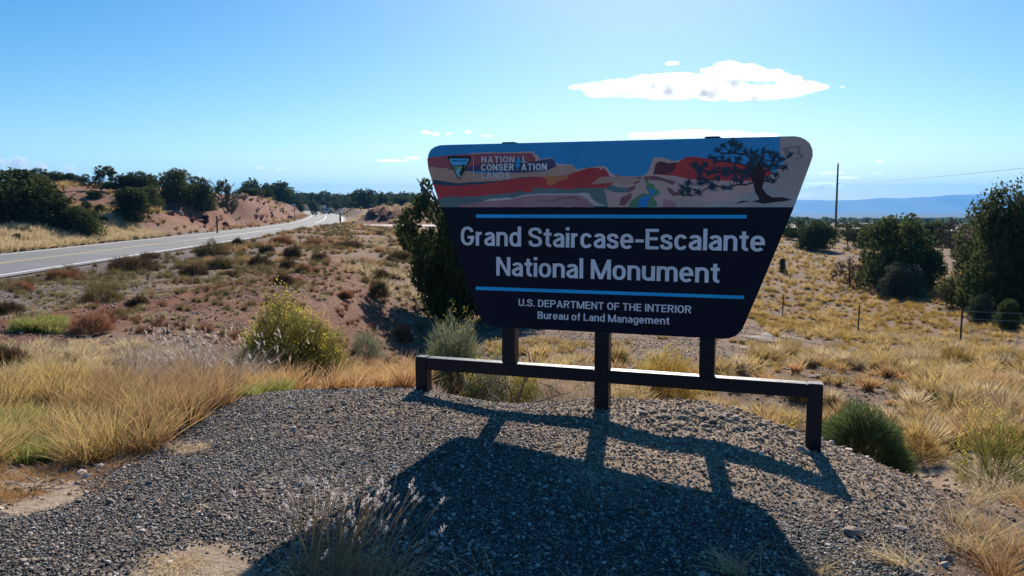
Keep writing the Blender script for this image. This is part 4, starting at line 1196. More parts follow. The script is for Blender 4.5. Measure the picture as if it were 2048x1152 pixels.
# ---------------------------------------------------------------- shrubs
def shrub(Q, wid, hgt, label, leafm, n=2600, flowers=0, twm='twig', name='rabbitbrush', cat='bush', group=None, leaf=0.012, seed=1, dense=1.0, blade_l=0.10, fsize=0.018, zmin=0.05, stems=60, flat=1.0, up=0.65, lobes=1.0):
    r = np.random.default_rng(seed); t = empty(name, tuple(Q), label, cat, group)
    d = sph_dirs(n, r, zmin); q = r.uniform(0.45, 1.0, n) ** 0.6
    lob = 0.80 + 0.55 * lobes * fbm(d[:, 0] * 2.2 + seed, d[:, 1] * 2.2 + d[:, 2] * 1.5, seed, 3) * 2
    c = d * (q * lob)[:, None] * np.array([wid / 2, wid / 2, hgt * flat])
    dd = d * 0.9 + np.array([0, 0, up]) + r.normal(size=(n, 3)) * 0.28; dd /= np.linalg.norm(dd, axis=1)[:, None]
    V, F3, F4, tt, var = blades(n, c, dd, r.uniform(0.5, 1.2, n) * blade_l, np.full(n, leaf * 0.5), r.uniform(0, 0.3, n), 2, r)
    A = Acc(); A.add(V, F3, F4, tt=tt, var=var)
    obj('foliage', A.mesh('foliage'), M[leafm], t)
    A = Acc()
    ds = sph_dirs(stems, r, 0.15)
    V, F3, F4, tt, var = blades(stems, r.normal(size=(stems, 3)) * 0.02 * wid, ds, np.full(stems, 0.78) * np.sqrt((ds[:, 0] * wid / 2) ** 2 + (ds[:, 1] * wid / 2) ** 2 + (ds[:, 2] * hgt) ** 2), np.full(stems, 0.006 * max(wid, 0.6)), r.uniform(-0.1, 0.15, stems), 3, r)
    A.add(V, F3, F4, tt=tt, var=var)
    obj('stems', A.mesh('stems'), M[twm], t)
    if flowers:
        df = sph_dirs(flowers, r, 0.25); lob = 0.80 + 0.55 * fbm(df[:, 0] * 2.2 + seed, df[:, 1] * 2.2 + df[:, 2] * 1.5, seed, 3) * 2
        c = df * (r.uniform(0.93, 1.12, flowers) * lob)[:, None] * np.array([wid / 2, wid / 2, hgt * flat]) + np.array([0, 0, blade_l * 0.7])
        sel = fbm(df[:, 0] * 3 + seed, df[:, 1] * 3, seed + 5, 2) > -0.12; c = c[sel]
        c = np.repeat(c, 7, axis=0) + r.normal(size=(len(c) * 7, 3)) * fsize * 1.1
        nn = r.normal(size=c.shape); nn /= np.linalg.norm(nn, axis=1)[:, None]
        V, F4 = leaf_quads(c, nn, np.full(len(c), fsize * 0.62), r, 1.2)
        A = Acc(); A.add(V, None, F4, var=np.repeat(r.uniform(0, 1, len(c)), 4), tt=np.zeros(len(V)))
        fo = obj('flowers', A.mesh('flowers'), M['flower'], t); fo['kind'] = 'stuff'
    return t


def Qat(px, Y, dz=0.0):
    x_ = (px - 1024) / FPX * Y * 1.0; return np.array([x_, Y, H(x_, Y)[0] + dz])


shrub(Qat(556, 9.6), 1.75, 1.02, 'large yellow-flowering rabbitbrush left of the gravel pad', 'rabbit', 12000, 600, seed=3, blade_l=0.15, leaf=0.008, twm='twig', stems=160, fsize=0.020)
shrub(Qat(622, 9.8), 1.15, 0.90, 'brownish rabbitbrush leaning on the right of the large yellow one', 'rabbit', 3800, 40, seed=31, blade_l=0.15, leaf=0.008, twm='redtwig', stems=200)
shrub(Qat(905, 10.2), 0.95, 1.35, 'grey-green rabbitbrush behind the left support of the monument sign', 'sage', 7500, 160, seed=4, blade_l=0.15, leaf=0.007, twm='deadwood_t' if 'deadwood_t' in M else 'twig', stems=260)
shrub(Qat(968, 9.3), 0.75, 0.98, 'yellow-topped rabbitbrush between the left end post and left support', 'sage', 4200, 260, seed=5, blade_l=0.13, leaf=0.007, stems=160)
shrub(Qat(1052, 9.0), 0.55, 0.78, 'yellow rabbitbrush right of the left support of the sign', 'rabbit', 2400, 200, seed=6, blade_l=0.12, leaf=0.007, stems=120)
shrub(Qat(1165, 9.2), 0.62, 0.98, 'pale twiggy bush seen under the board left of the middle support', 'grassgrey', 1300, 30, seed=7, blade_l=0.16, leaf=0.005, twm='grassgrey', stems=220)
shrub(Qat(1105, 9.6), 0.7, 0.72, 'low pale dry bush in the middle of the gap under the board', 'grassgrey', 1800, 0, seed=8, blade_l=0.16, leaf=0.006, stems=120)
shrub(Qat(1335, 10.5), 1.1, 0.95, 'broad yellow rabbitbrush under the right half of the board', 'snake', 4600, 340, seed=9, blade_l=0.14, leaf=0.008, stems=160)
shrub(Qat(1255, 9.6), 0.75, 0.80, 'dry straw-coloured bush right of the middle support', 'grassstraw', 2800, 30, seed=10, blade_l=0.17, leaf=0.006, stems=120)
shrub(Qat(1285, 8.2), 0.9, 0.50, 'bare grey twiggy bush below the rail right of the middle post', 'grassgrey', 1600, 0, seed=12, blade_l=0.16, leaf=0.005, stems=200)
shrub(Qat(1400, 8.3), 0.55, 0.42, 'small grey-green bush below the rail near the right support', 'sage', 1800, 0, seed=13, blade_l=0.10, leaf=0.006, stems=80)
shrub(Qat(1518, 8.6), 0.50, 0.42, 'bright ochre mound-shaped bush below the right part of the rail', 'ochre', 4800, 0, seed=14, blade_l=0.05, leaf=0.006, stems=40, name='ochre_bush')
shrub(Qat(1590, 8.9), 0.35, 0.42, 'olive bush right of the ochre mound-shaped bush', 'rabbit', 1800, 20, seed=15, blade_l=0.10, leaf=0.006)
shrub(Qat(1742, 7.75), 1.12, 0.86, 'dense round green bush beside the right end post', 'bushgreen', 19000, 0, seed=16, blade_l=0.075, leaf=0.006, stems=120, name='green_bush', zmin=0.0, up=0.15, lobes=0.5)
shrub(Qat(1855, 8.2), 0.50, 0.5, 'thin golden grass bush right of the dense round green bush', 'grassgold', 1400, 0, seed=17, blade_l=0.14, leaf=0.006, name='dry_bush')
shrub(Qat(2015, 6.7), 0.62, 0.80, 'olive stalky weed patch at the right edge of the photo', 'rabbit', 1500, 60, seed=18, blade_l=0.16, leaf=0.006, name='weed_bush')
shrub(Qat(1100, 8.0), 1.2, 0.36, 'tangle of bare grey sticks beneath the left rail', 'grassgrey', 1100, 0, seed=19, blade_l=0.2, leaf=0.006, stems=160, name='dead_brush', twm='twig')
shrub(G(808, 686)[0], 0.62, 0.60, 'rust-coloured bush in front of the dark tree shadow', 'redtwig', 1700, 0, seed=20, blade_l=0.18, leaf=0.010, name='rust_bush', twm='redtwig')
shrub(G(735, 720)[0], 0.7, 0.7, 'grey-green weed on the red gravel slope below the large rabbitbrush', 'sage', 1500, 0, seed=22, blade_l=0.16, leaf=0.008, name='weed_bush')

# low dry bushes on the flat by the highway, placed one by one (px, base py, width px, height px)
LOW = [
    (265, 543, 118, 34, 'widest dark dry bush on the gravel shoulder nearest the white edge line', 'twig'),
    (300, 517, 36, 8, 'flat dry bush right at the edge of the highway', 'twig'),
    (425, 513, 78, 30, 'olive-brown dry bush close to the white edge line of the highway', 'rabbitdry'),
    (388, 551, 62, 25, 'dark hummock of dry brush below the olive-brown bush', 'twig'),
    (437, 536, 72, 22, 'low dry bush behind the dark hummock', 'rabbitdry'),
    (475, 491, 16, 14, 'small dark tuft standing at the highway edge line', 'twig'),
    (518, 534, 52, 24, 'dark compact bush beside the pale sand streak', 'twig'),
    (533, 506, 30, 13, 'small brown bush behind the compact bush by the sand streak', 'twig'),
    (585, 516, 32, 26, 'upright brown bush beyond the sand streak', 'twig'),
    (578, 538, 44, 18, 'dark bush at the head of the red wheel tracks', 'twig'),
    (607, 546, 34, 18, 'rusty bush right of the head of the red wheel tracks', 'redtwig'),
    (640, 523, 38, 16, 'brown bush in the middle of the flat', 'twig'),
    (568, 570, 46, 28, 'grey-brown bush just behind the large yellow rabbitbrush', 'twig'),
    (460, 554, 38, 8, 'flat mat of dry brush on the pale streak', 'rabbitdry'),
    (208, 603, 100, 38, 'wide grey-brown bush in the middle of the gravel shoulder', 'rabbitdry'),
    (275, 612, 42, 18, 'small dark bush right of the wide grey-brown bush', 'twig'),
    (128, 560, 80, 22, 'reddish dry bush on the gravel shoulder at left', 'redtwig'),
    (18, 628, 52, 22, 'dark dry bush at the left edge above the green grass', 'twig'),
    (45, 582, 50, 18, 'pale reddish bush near the left edge by the highway', 'redtwig'),
    (15, 740, 90, 50, 'dark brown dry bush at the left edge below the green grass', 'twig'),
    (185, 665, 90, 42, 'reddish-brown weeds at the right end of the green grass', 'redtwig'),
    (560, 488, 50, 16, 'reddish brush along the highway bank', 'redtwig'),
    (630, 492, 60, 16, 'rust-red brush on the bank near the marker post', 'redtwig'),
    (700, 496, 60, 15, 'brown brush below the side road junction', 'twig'),
    (760, 470, 18, 7, 'small dark clump just below the side road', 'twig'),
    (755, 596, 44, 40, 'grey-green weed at the edge of the dark tree shadow', 'rabbitdry'),
    (763, 560, 34, 22, 'dry bush holding the white litter', 'twig'),
    (690, 598, 34, 18, 'rusty tuft on the pink gravel slope', 'redtwig'),
    (800, 520, 60, 20, 'straw tuft left of the tall juniper', 'rabbitdry'),
]
M['rabbitdry'] = plant_mat('olive_dry_brush', (0.13, 0.10, 0.045), (0.28, 0.21, 0.10), None, 0.3)
for i_, (px_, by, wp, hp, lb, mm) in enumerate(LOW):
    Q = G(px_, by)[0]; Y_ = Q[1]
    shrub(Q, wp / FPX * Y_, max(0.15, hp / FPX * Y_ * 0.95), lb, mm, int(900 + wp * 16), 0, seed=50 + i_, blade_l=0.16 * min(1.6, max(0.6, Y_ / 25)), leaf=0.012 * min(2, max(0.6, Y_ / 22)), stems=40, name='dry_bush', zmin=0.0, twm=mm)

# ---------------------------------------------------------------- bunch grass on the right slope: individuals, the rest as one
gr = np.random.default_rng(8)
TM = {k_: [tuft_mesh('tuft', n_, 1.0, 0.5, 0.017, gr, zp, 0.14, 3) for _ in range(3)] for k_, n_, zp in (('grassgold', 200, 4.5), ('grassstraw', 180, 6.5), ('snake', 260, 1.8), ('grassorange', 180, 5.0))}
TL = {k_: [tuft_mesh('tuft', 60, 1.0, 0.5, 0.026, gr, 3.0, 0.12, 2) for _ in range(3)] for k_ in ('far',)}
N_ = 9500
Y_ = 8.0 * (80 / 8.0) ** gr.uniform(0, 1, N_) ** 0.8; u_ = gr.uniform(0.02, 0.74, N_); x_ = u_ * Y_
keep = ~inpoly(x_, Y_, PAD) & ~((u_ < 0.30) & (Y_ > 14)) & (Y_ > 8.6)
dens = 0.45 * fbm(x_ / 1.3, Y_ / 1.3, 71) + 0.35 * fbm(x_ / 7, Y_ / 7, 72) + gr.uniform(-0.2, 0.2, N_)
bare = np.exp(-(((x_ - 8.3) / 1.8) ** 2 + ((Y_ - 27) / 5) ** 2))
keep &= (dens - bare * 0.5) > np.where(Y_ > 26, -0.13, np.where(Y_ > 15, 0.02, 0.17))
keep &= ~((u_ > 0.40) & (Y_ > 62))
x_, Y_ = x_[keep], Y_[keep]; z_ = H(x_, Y_)
kinds = []
for xx, yy in zip(x_, Y_):
    v = gr.uniform()
    if yy > 30: kinds.append('snake' if v < 0.72 else 'grassgold')
    elif yy > 16: kinds.append('grassgold' if v < 0.45 else 'snake' if v < 0.65 else 'grassstraw')
    else: kinds.append('grassstraw' if v < 0.25 else 'grassgold' if v < 0.62 else 'snake' if v < 0.72 else 'grassorange')
siz = np.where(Y_ > 30, gr.uniform(0.18, 0.42, len(x_)), gr.uniform(0.14, 0.42, len(x_)))
siz *= np.where((u_[keep] > 0.50) & (Y_ < 24), 1.2, 1.0)
order = np.argsort(-(siz / Y_))
def place(x, y):
    u = x / y
    a = 'just right of the sign' if u < 0.36 else 'below the two left fence posts' if u < 0.47 else 'below the right fence post' if u < 0.58 else 'near the right edge of the photo'
    return ('on the near slope ' if y < 12 else 'on the middle slope ' if y < 20 else 'on the upper slope ') + a


LBL = {'grassgold': 'golden bunch grass tuft on the desert slope right of the sign', 'grassstraw': 'pale straw bunch grass tuft on the desert slope right of the sign', 'snake': 'rounded golden-olive tuft on the desert slope right of the sign', 'grassorange': 'russet bunch grass tuft on the desert slope right of the sign'}
for i_ in order[:290]:
    kd = kinds[i_]; me = with_mat(TM[kd][i_ % 3], M[kd])
    o = obj('grass_tuft', me, None, None, (x_[i_], Y_[i_], z_[i_])); s_ = siz[i_]
    o.scale = (s_ * 1.1, s_ * 1.1, s_ * (0.75 if kd == 'snake' else 0.95)); o.rotation_euler = (0, 0, i_ * 1.7)
    lb_ = {'grassgold': 'golden bunch grass tuft ', 'grassstraw': 'pale straw bunch grass tuft ', 'snake': 'rounded golden-olive tuft ', 'grassorange': 'russet bunch grass tuft '}[kd] + place(x_[i_], Y_[i_])
    tag(o, lb_, 'grass tuft', lb_.replace('tuft', 'tufts'))


def mesh_np_data(me):
    n = len(me.vertices); V = np.empty(n * 3, np.float32); me.vertices.foreach_get('co', V); V = V.reshape(-1, 3)
    f3, f4 = [], []
    nl = len(me.loops); li = np.empty(nl, np.int32); me.loops.foreach_get('vertex_index', li)
    st = np.empty(len(me.polygons), np.int32); to = np.empty(len(me.polygons), np.int32)
    me.polygons.foreach_get('loop_start', st); me.polygons.foreach_get('loop_total', to)
    a3 = st[to == 3]; a4 = st[to == 4]
    at_ = {}
    for k_ in ('var', 'tt'):
        b = np.empty(n, np.float32); me.attributes[k_].data.foreach_get('value', b); at_[k_] = b
    return V, (li[a3[:, None] + np.arange(3)] if len(a3) else None), (li[a4[:, None] + np.arange(4)] if len(a4) else None), at_


TD = {k_: [mesh_np_data(m_) for m_ in v] for k_, v in {**TM, **TL}.items()}


def scatter_join(name, xs, ys, ss, variants, m, label, cat, hs=0.9, r=gr, wide=1.0, lean=0):
    A = Acc(); zs = H(xs, ys)
    for q in range(len(xs)):
        V, f3, f4, at_ = variants[q % len(variants)]; a = r.uniform(0, 6.28); c, s = math.cos(a), math.sin(a)
        W = V @ np.array([[c, s, 0], [-s, c, 0], [0, 0, 1]]) * np.array([ss[q] * wide, ss[q] * wide, ss[q] * hs]) + [xs[q], ys[q], zs[q]]
        A.add(W, f3, f4, var=np.clip(at_['var'] * 0.6 + r.uniform(0, 0.4), 0, 1), tt=at_['tt'])
    o = obj(name, A.mesh(name), m); return tag(o, label, cat, kind='stuff')


rest_i = order[290:]
for kd, nm in (('snake', 'golden_scrub'), ('grassgold', 'golden_grass'), ('grassstraw', 'straw_grass'), ('grassorange', 'russet_grass')):
    ii = np.array([i for i in rest_i if kinds[i] == kd])
    if len(ii): scatter_join(nm, x_[ii], Y_[ii], siz[ii], TD['far'], M[kd], {'snake': 'dense golden scrub covering the far slope at right', 'grassgold': 'golden dry grass covering the slope at right', 'grassstraw': 'small pale grass scattered on the slope at right', 'grassorange': 'small russet grass scattered on the slope at right'}[kd], 'grass', 0.8, wide=1.15)

# dry ground cover on the flats left and beyond, roadside grass strip
def cover(name, poly, n, smin, smax, m, label, thr=-0.05, seed=1, hs=0.8, fs=2.0, wide=1.0, variants=None):
    rd = 13.0 if name == 'flat_grass' else 6.0
    r = np.random.default_rng(seed); p = np.array(poly); lo, hi = p.min(0), p.max(0)
    xs = r.uniform(lo[0], hi[0], n); ys = r.uniform(lo[1], hi[1], n); k_ = inpoly(xs, ys, poly) & ~inpoly(xs, ys, PAD)
    d_, _, _ = near_line(xs, ys, ROAD); d2_, _, _ = near_line(xs, ys, SIDE)
    k_ &= (d_ > 4.9) & (d2_ > rd) & (fbm(xs / fs, ys / fs, seed + 80) > thr)
    xs, ys = xs[k_], ys[k_]
    return scatter_join(name, xs, ys, r.uniform(smin, smax, len(xs)), variants or TD['far'], m, label, 'grass', hs, r, wide)


ROADR = [(p[0], p[1]) for p in ROAD]
def strip(side, d0, d1, y0, y1):
    L = ROAD[(ROAD[:, 1] > y0) & (ROAD[:, 1] < y1)]; t = np.gradient(L[:, :2], axis=0); t /= np.linalg.norm(t, axis=1)[:, None]
    n = np.stack([t[:, 1], -t[:, 0]], -1) * side
    return [tuple(v) for v in np.vstack([L[:, :2] + n * d0, (L[:, :2] + n * d1)[::-1]])]


cover('roadside_grass', strip(-1, 4.9, 9.5, 28, 72), 2600, 0.5, 1.0, M['grassstraw'], 'pale straw grass strip along the far side of the highway', -0.3, 2, wide=0.8)
cover('roadside_grass', strip(-1, 5.0, 7.2, 72, 230), 1500, 0.4, 0.8, M['grassorange'], 'russet grass strip at the foot of the red road cut', -0.2, 3)
cover('hill_grass', [(-62, 58), (-38, 60), (-34, 78), (-48, 118), (-90, 118)], 2300, 0.5, 1.1, M['grassgold'], 'dry golden grass on the wooded rise beyond the highway', 0.0, 4)
cover('hill_grass', [(-44, 100), (-30, 140), (-48, 260), (-80, 260)], 500, 0.6, 1.2, M['grassgold'], 'golden grass on top of the road cut', -0.05, 44)
cover('flat_grass', [(-21, 20), (-7, 24), (-3, 32), (-2, 60), (-8, 104), (-23, 104), (-20, 55)], 5200, 0.18, 0.5, M['rabbitdry'], 'low brown dry growth over the flat beside the highway', 0.02, 5)
cover('flat_grass', [(-16, 36), (-2, 34), (-2, 60), (-6, 104), (-21, 104), (-18, 60)], 1500, 0.25, 0.6, M['grassorange'], 'reddish dry grass near the side road junction', 0.05, 6)
cover('flat_grass', [(-7, 28), (0, 26), (1, 100), (-14, 100), (-9, 50)], 1300, 0.3, 0.7, M['grassstraw'], 'pale dry grass left of the tall juniper', 0.03, 7)
cover('flat_grass', [(-14, 12), (-4, 9), (-5, 22), (-9, 34), (-20, 30)], 3200, 0.06, 0.24, M['rabbitdry'], 'sparse low weeds on the gravel shoulder', 0.02, 8, fs=1.2)
cover('flat_litter', [(-14, 14), (-3, 8), (-1, 9), (-2, 26), (-8, 34), (-16, 30)], 3600, 0.05, 0.18, M['grassstraw'], 'scattered dry straw litter on the flat left of the sign', 0.0, 14, fs=0.9)
cover('flat_litter', [(-9, 16), (-6, 12), (-1.2, 8.6), (-2, 24), (-5, 32)], 1500, 0.06, 0.22, M['redtwig'], 'rusty low growth on the red gravel slope', 0.03, 15, fs=1.0)
cover('side_grass', [(-24, 118), (4, 118), (0, 165), (-40, 165)], 500, 0.5, 1.0, M['grassstraw'], 'dry grass around the red mound past the side road', -0.05, 9)
cover('field_grass', [(4, 30), (8, 24), (16, 34), (50, 92), (20, 110), (2, 110)], 2000, 0.3, 0.7, M['grassgold'], 'dry grass beyond the golden slope behind the sign', 0.0, 10)
cover('field_grass', [(34, 70), (70, 90), (120, 190), (60, 190)], 900, 0.5, 1.1, M['grassstraw'], 'pale grass between the trees on the right plain', 0.02, 11)
cover('gully_grass', [(-2.2, 8.5), (3.5, 7.4), (6.5, 10), (7, 22), (-3, 20)], 900, 0.10, 0.30, M['grassgold'], 'dry grass in the hollow behind the sign', 0.0, 12)

# ---------------------------------------------------------------- tall dry grass banks at left
def bank(name, px_poly, n, hmin, hmax, m, label, w=0.0034, seed=1, bend=0.35, lean=(0.12, 0.0), seg=3, clump=0.25, tsz=0.035):
    r = np.random.default_rng(seed); q = np.array(px_poly, float); Gp = G(q[:, 0], q[:, 1])[:, :2]
    lo, hi = Gp.min(0), Gp.max(0); xs = r.uniform(lo[0], hi[0], n * 5); ys = r.uniform(lo[1], hi[1], n * 5)
    k_ = inpoly(xs, ys, [tuple(v) for v in Gp]) & (fbm(xs / clump, ys / clump, seed + 7, 3) > -0.03)
    xs, ys = xs[k_][:n], ys[k_][:n]; n = len(xs)
    hmod = 0.8 + 0.7 * fbm(xs / 0.6, ys / 0.6, seed + 3, 2)
    nc = max(10, n // 85); ci_ = r.integers(0, n, nc); own = r.integers(0, nc, n); ch = r.uniform(0.55, 1.15, nc)
    ox, oy = r.normal(size=n) * tsz, r.normal(size=n) * tsz; cx_, cy_ = xs[ci_][own], ys[ci_][own]
    xs, ys = cx_ + ox, cy_ + oy; hmod = hmod * ch[own]
    base = np.stack([xs, ys, H(xs, ys) - 0.01], -1)
    cl_ = r.normal(size=(nc, 2)) * 0.20
    d = np.stack([r.normal(size=n) * 0.13 + lean[0] * 0.6 + cl_[own, 0] + ox / tsz * 0.24, r.normal(size=n) * 0.13 + lean[1] + cl_[own, 1] + oy / tsz * 0.24, np.ones(n)], -1); d /= np.linalg.norm(d, axis=1)[:, None]
    V, F3, F4, tt, var = blades(n, base, d, hmax * r.uniform(0.25, 1.0, n) ** 0.7 * hmod, np.full(n, w) * r.uniform(0.4, 1.1, n), r.uniform(0.05, bend, n), seg, r)
    var = np.clip(var * 0.5 + 0.5 * np.repeat(r.uniform(0, 1, nc)[own], 2 * seg + 1), 0, 1)
    A = Acc(); A.add(V, F3, F4, tt=tt, var=var)
    o = obj(name, A.mesh(name), m); tag(o, label, 'grass', kind='stuff')
    return base, d


bank('tall_grass', [(-60, 945), (60, 940), (150, 940), (300, 905), (330, 870), (300, 800), (250, 780), (120, 760), (-60, 800)], 10500, 0.22, 0.50, M['grassgold'], 'golden-green tall grass bank at the left edge', seed=21)
bank('tall_grass', [(-60, 930), (100, 925), (200, 900), (160, 840), (-60, 830)], 3500, 0.15, 0.34, M['grassgreen'], 'greenish grass low in the left bank', seed=22)
bank('tall_grass', [(100, 800), (300, 905), (345, 872), (420, 835), (490, 795), (480, 750), (300, 760)], 8000, 0.30, 0.52, M['grassorange'], 'russet tall grass at the edge of the black gravel', seed=23, lean=(0.2, 0))
bank('tall_grass', [(250, 790), (480, 780), (600, 765), (600, 742), (470, 728), (260, 740)], 5000, 0.35, 0.70, M['grassgrey'], 'greyish seed-headed grass behind the russet grass', seed=24, lean=(0.35, 0), bend=0.45)
bank('tall_grass', [(-60, 800), (130, 770), (300, 760), (420, 730), (300, 690), (100, 690), (-60, 720)], 9000, 0.10, 0.28, M['grassstraw'], 'short straw grass behind the left bank', seed=25, w=0.005)
bank('tall_grass', [(500, 792), (650, 781), (840, 779), (850, 766), (800, 745), (600, 750), (480, 770)], 9000, 0.20, 0.46, M['grassorange'], 'orange-pink grass along the crest behind the gravel pad', seed=26)
bank('tall_grass', [(470, 798), (560, 788), (600, 776), (500, 770)], 2500, 0.12, 0.30, M['grassgreen'], 'green-gold grass at the corner of the gravel pad', seed=27)
bank('green_grass', [(25, 664), (110, 668), (135, 655), (120, 640), (60, 640)], 5000, 0.10, 0.26, M['grassgreen'], 'strip of bright green grass on the left shoulder', seed=28, w=0.006, lean=(0, 0))
bank('tall_grass', [(850, 780), (1050, 790), (1180, 800), (1200, 785), (1000, 765), (850, 765)], 2600, 0.08, 0.22, M['grassgrey'], 'short grey grass along the crest below the rail', seed=29)
bank('tall_grass', [(1890, 1160), (2100, 1180), (2100, 960), (1960, 1000), (1900, 1080)], 3200, 0.18, 0.42, M['grassstraw'], 'tangled straw grass in the lower right corner', seed=30, bend=0.8, w=0.0022)
bank('tall_grass', [(1960, 1160), (2100, 1160), (2100, 1000), (2000, 1020)], 2500, 0.15, 0.35, M['grassorange'], 'russet grass in the lower right corner', seed=33, bend=0.7, w=0.0022)
bank('grass_mat', [(250, 1160), (300, 1110), (480, 1095), (560, 1140), (600, 1180), (250, 1200)], 2200, 0.02, 0.06, M['grassstraw'], 'short dry grass on the sandy patch at lower left', seed=34, w=0.0018, bend=0.9)
bank('grass_mat', [(400, 1140), (430, 1105), (480, 1100), (560, 1140), (600, 1170), (400, 1170)], 1500, 0.03, 0.10, M['grassgreen'], 'small green grass at the lower edge of the sandy patch', seed=35, w=0.0018, bend=0.7)
bank('grass_mat', [(-60, 1030), (60, 1030), (180, 990), (150, 945), (-60, 935)], 3800, 0.03, 0.10, M['grassorange'], 'flattened dry grass at the left edge of the gravel', seed=36, w=0.0022, bend=1.2)

bank('grass_stalks', [(-60, 935), (150, 930), (300, 895), (420, 830), (480, 790), (600, 765), (470, 730), (-60, 740)], 1100, 0.42, 0.66, M['grassstraw'], 'scattered pale upright stalks standing out of the left grass bank', seed=51, w=0.0022, tsz=0.12, bend=0.6)
bank('grass_litter', [(-60, 1010), (180, 985), (330, 885), (480, 798), (420, 760), (-60, 830)], 4500, 0.04, 0.16, M['grassorange'], 'broken dry stems around the foot of the left grass bank', seed=52, w=0.0022, tsz=0.06, bend=1.4)

# seed heads over the grey grass
shr = np.random.default_rng(41)
def seedhead(r, L=0.055):
    n = 26; t = r.uniform(0, 1, n); c = np.stack([r.normal(size=n) * 0.004 * (1 - 0.3 * t), r.normal(size=n) * 0.004, t * L], -1)
    d = np.stack([r.normal(size=n) * 0.35, r.normal(size=n) * 0.35, np.ones(n)], -1); d /= np.linalg.norm(d, axis=1)[:, None]
    V, F3, F4, tt, var = blades(n, c, d, r.uniform(0.010, 0.022, n), np.full(n, 0.0021), r.uniform(0, 0.3, n), 2, r)
    return V, F3, F4, var


SH = [seedhead(shr) for _ in range(4)]
A = Acc(); q = G(shr.uniform(270, 590, 250), shr.uniform(735, 790, 250)); zz = shr.uniform(0.28, 0.62, len(q))
for Q, h in zip(q, zz):
    V, F3, F4, var = SH[int(h * 1000) % 4]; a = shr.uniform(-0.9, 0.2)
    Rm = np.array([[math.cos(a), 0, math.sin(a)], [0, 1, 0], [-math.sin(a), 0, math.cos(a)]]).T
    A.add((V * 0.75) @ Rm + Q + [h * 0.3, 0, h * 0.9], F3, F4, var=var, tt=0.0)
o = obj('seed_heads', A.mesh('seed_heads'), M['seed']); tag(o, 'pale seed heads above the grey grass at left', 'grass', kind='stuff')

# foreground clump of bluestem with fluffy heads
cl = empty('seed_grass_clump', (-0.72, 3.22, float(H(-0.72, 3.22)[0])), 'foreground clump of tall grass with fluffy white seed heads in the board shadow', 'grass clump')
r = np.random.default_rng(12); A = Acc(); SHM = []
for v in SH:
    B = Acc(); B.add(v[0], v[1], v[2], var=v[3], tt=np.zeros(len(v[0]))); me = B.mesh('seed_head'); me.materials.append(M['seed']); SHM.append(me)
n = 110
for q in range(n):
    b = np.array([r.normal() * 0.11, r.normal() * 0.05, -0.02]); L = r.uniform(0.20, 0.48)
    lx = r.normal() * 0.26 + 0.20 + b[0] * 1.2; d = np.array([lx, r.normal() * 0.15, 1.0]); d /= np.linalg.norm(d)
    e = b + d * L; mid = (b + e) / 2 + np.array([-lx * 0.05, 0, 0.0])
    A.add(*tube(np.array([b, mid, e]), [0.0024, 0.0020, 0.0015], 3, False), var=r.uniform(), tt=0.5)
    o = obj('seed_head', SHM[q % 4], None, cl, tuple(e - d * 0.012)); s_ = r.uniform(0.5, 0.95)
    o.rotation_euler = Vector(d + np.array([lx * 0.4, 0, 0])).to_track_quat('Z', 'Y').to_euler(); o.scale = (s_, s_, s_)
nn = 420; b = np.stack([r.normal(size=nn) * 0.13, r.normal(size=nn) * 0.06, np.full(nn, -0.02)], -1); d = np.stack([r.normal(size=nn) * 0.35 + 0.1, r.normal(size=nn) * 0.2, np.ones(nn)], -1); d /= np.linalg.norm(d, axis=1)[:, None]
V, F3, F4, tt, var = blades(nn, b, d, r.uniform(0.06, 0.24, nn), np.full(nn, 0.0018), r.uniform(0.1, 0.7, nn), 3, r); A.add(V, F3, F4, tt=tt, var=var)
o = obj('blades', A.mesh('blades'), M['grassstraw'], cl); o['kind'] = 'stuff'
# straw wisps at the lower right and lone stalks
def wisp(px_, py_, n, L0, L1, label, m='grassstraw', sp=0.06, seed=1, tilt=-0.2):
    r = np.random.default_rng(seed); Q = G(px_, py_)[0]; t = empty('straw_tuft', tuple(Q), label, 'grass tuft')
    b = r.normal(size=(n, 3)) * [sp, sp * 0.5, 0]; d = np.stack([r.normal(size=n) * 0.4 + tilt, r.normal(size=n) * 0.3, np.ones(n) * 0.8], -1); d /= np.linalg.norm(d, axis=1)[:, None]
    V, F3, F4, tt, var = blades(n, b, d, r.uniform(L0, L1, n), np.full(n, 0.0017), r.uniform(0.1, 0.6, n), 5, r); A = Acc(); A.add(V, F3, F4, tt=tt, var=var)
    o = obj('blades', A.mesh('blades'), M[m], t); o['kind'] = 'stuff'


wisp(1470, 1150, 70, 0.10, 0.26, 'loose straw tuft at the bottom edge right of the board shadow centre', seed=1)
wisp(1640, 1150, 60, 0.08, 0.24, 'loose straw tuft at the bottom edge near the right end of the board shadow', seed=2)
wisp(1800, 1130, 90, 0.08, 0.20, 'flattened straw tuft on the gravel at lower right', seed=3, tilt=-0.6)
wisp(1150, 1160, 8, 0.06, 0.14, 'few thin straw stalks at the bottom edge below the board shadow', seed=4)
wisp(940, 1150, 14, 0.08, 0.18, 'few straw stalks right of the fluffy seed-headed clump', seed=5)
wisp(380, 900, 120, 0.04, 0.10, 'small straw mat on the gravel right of the left grass bank', seed=6, sp=0.12, tilt=0)

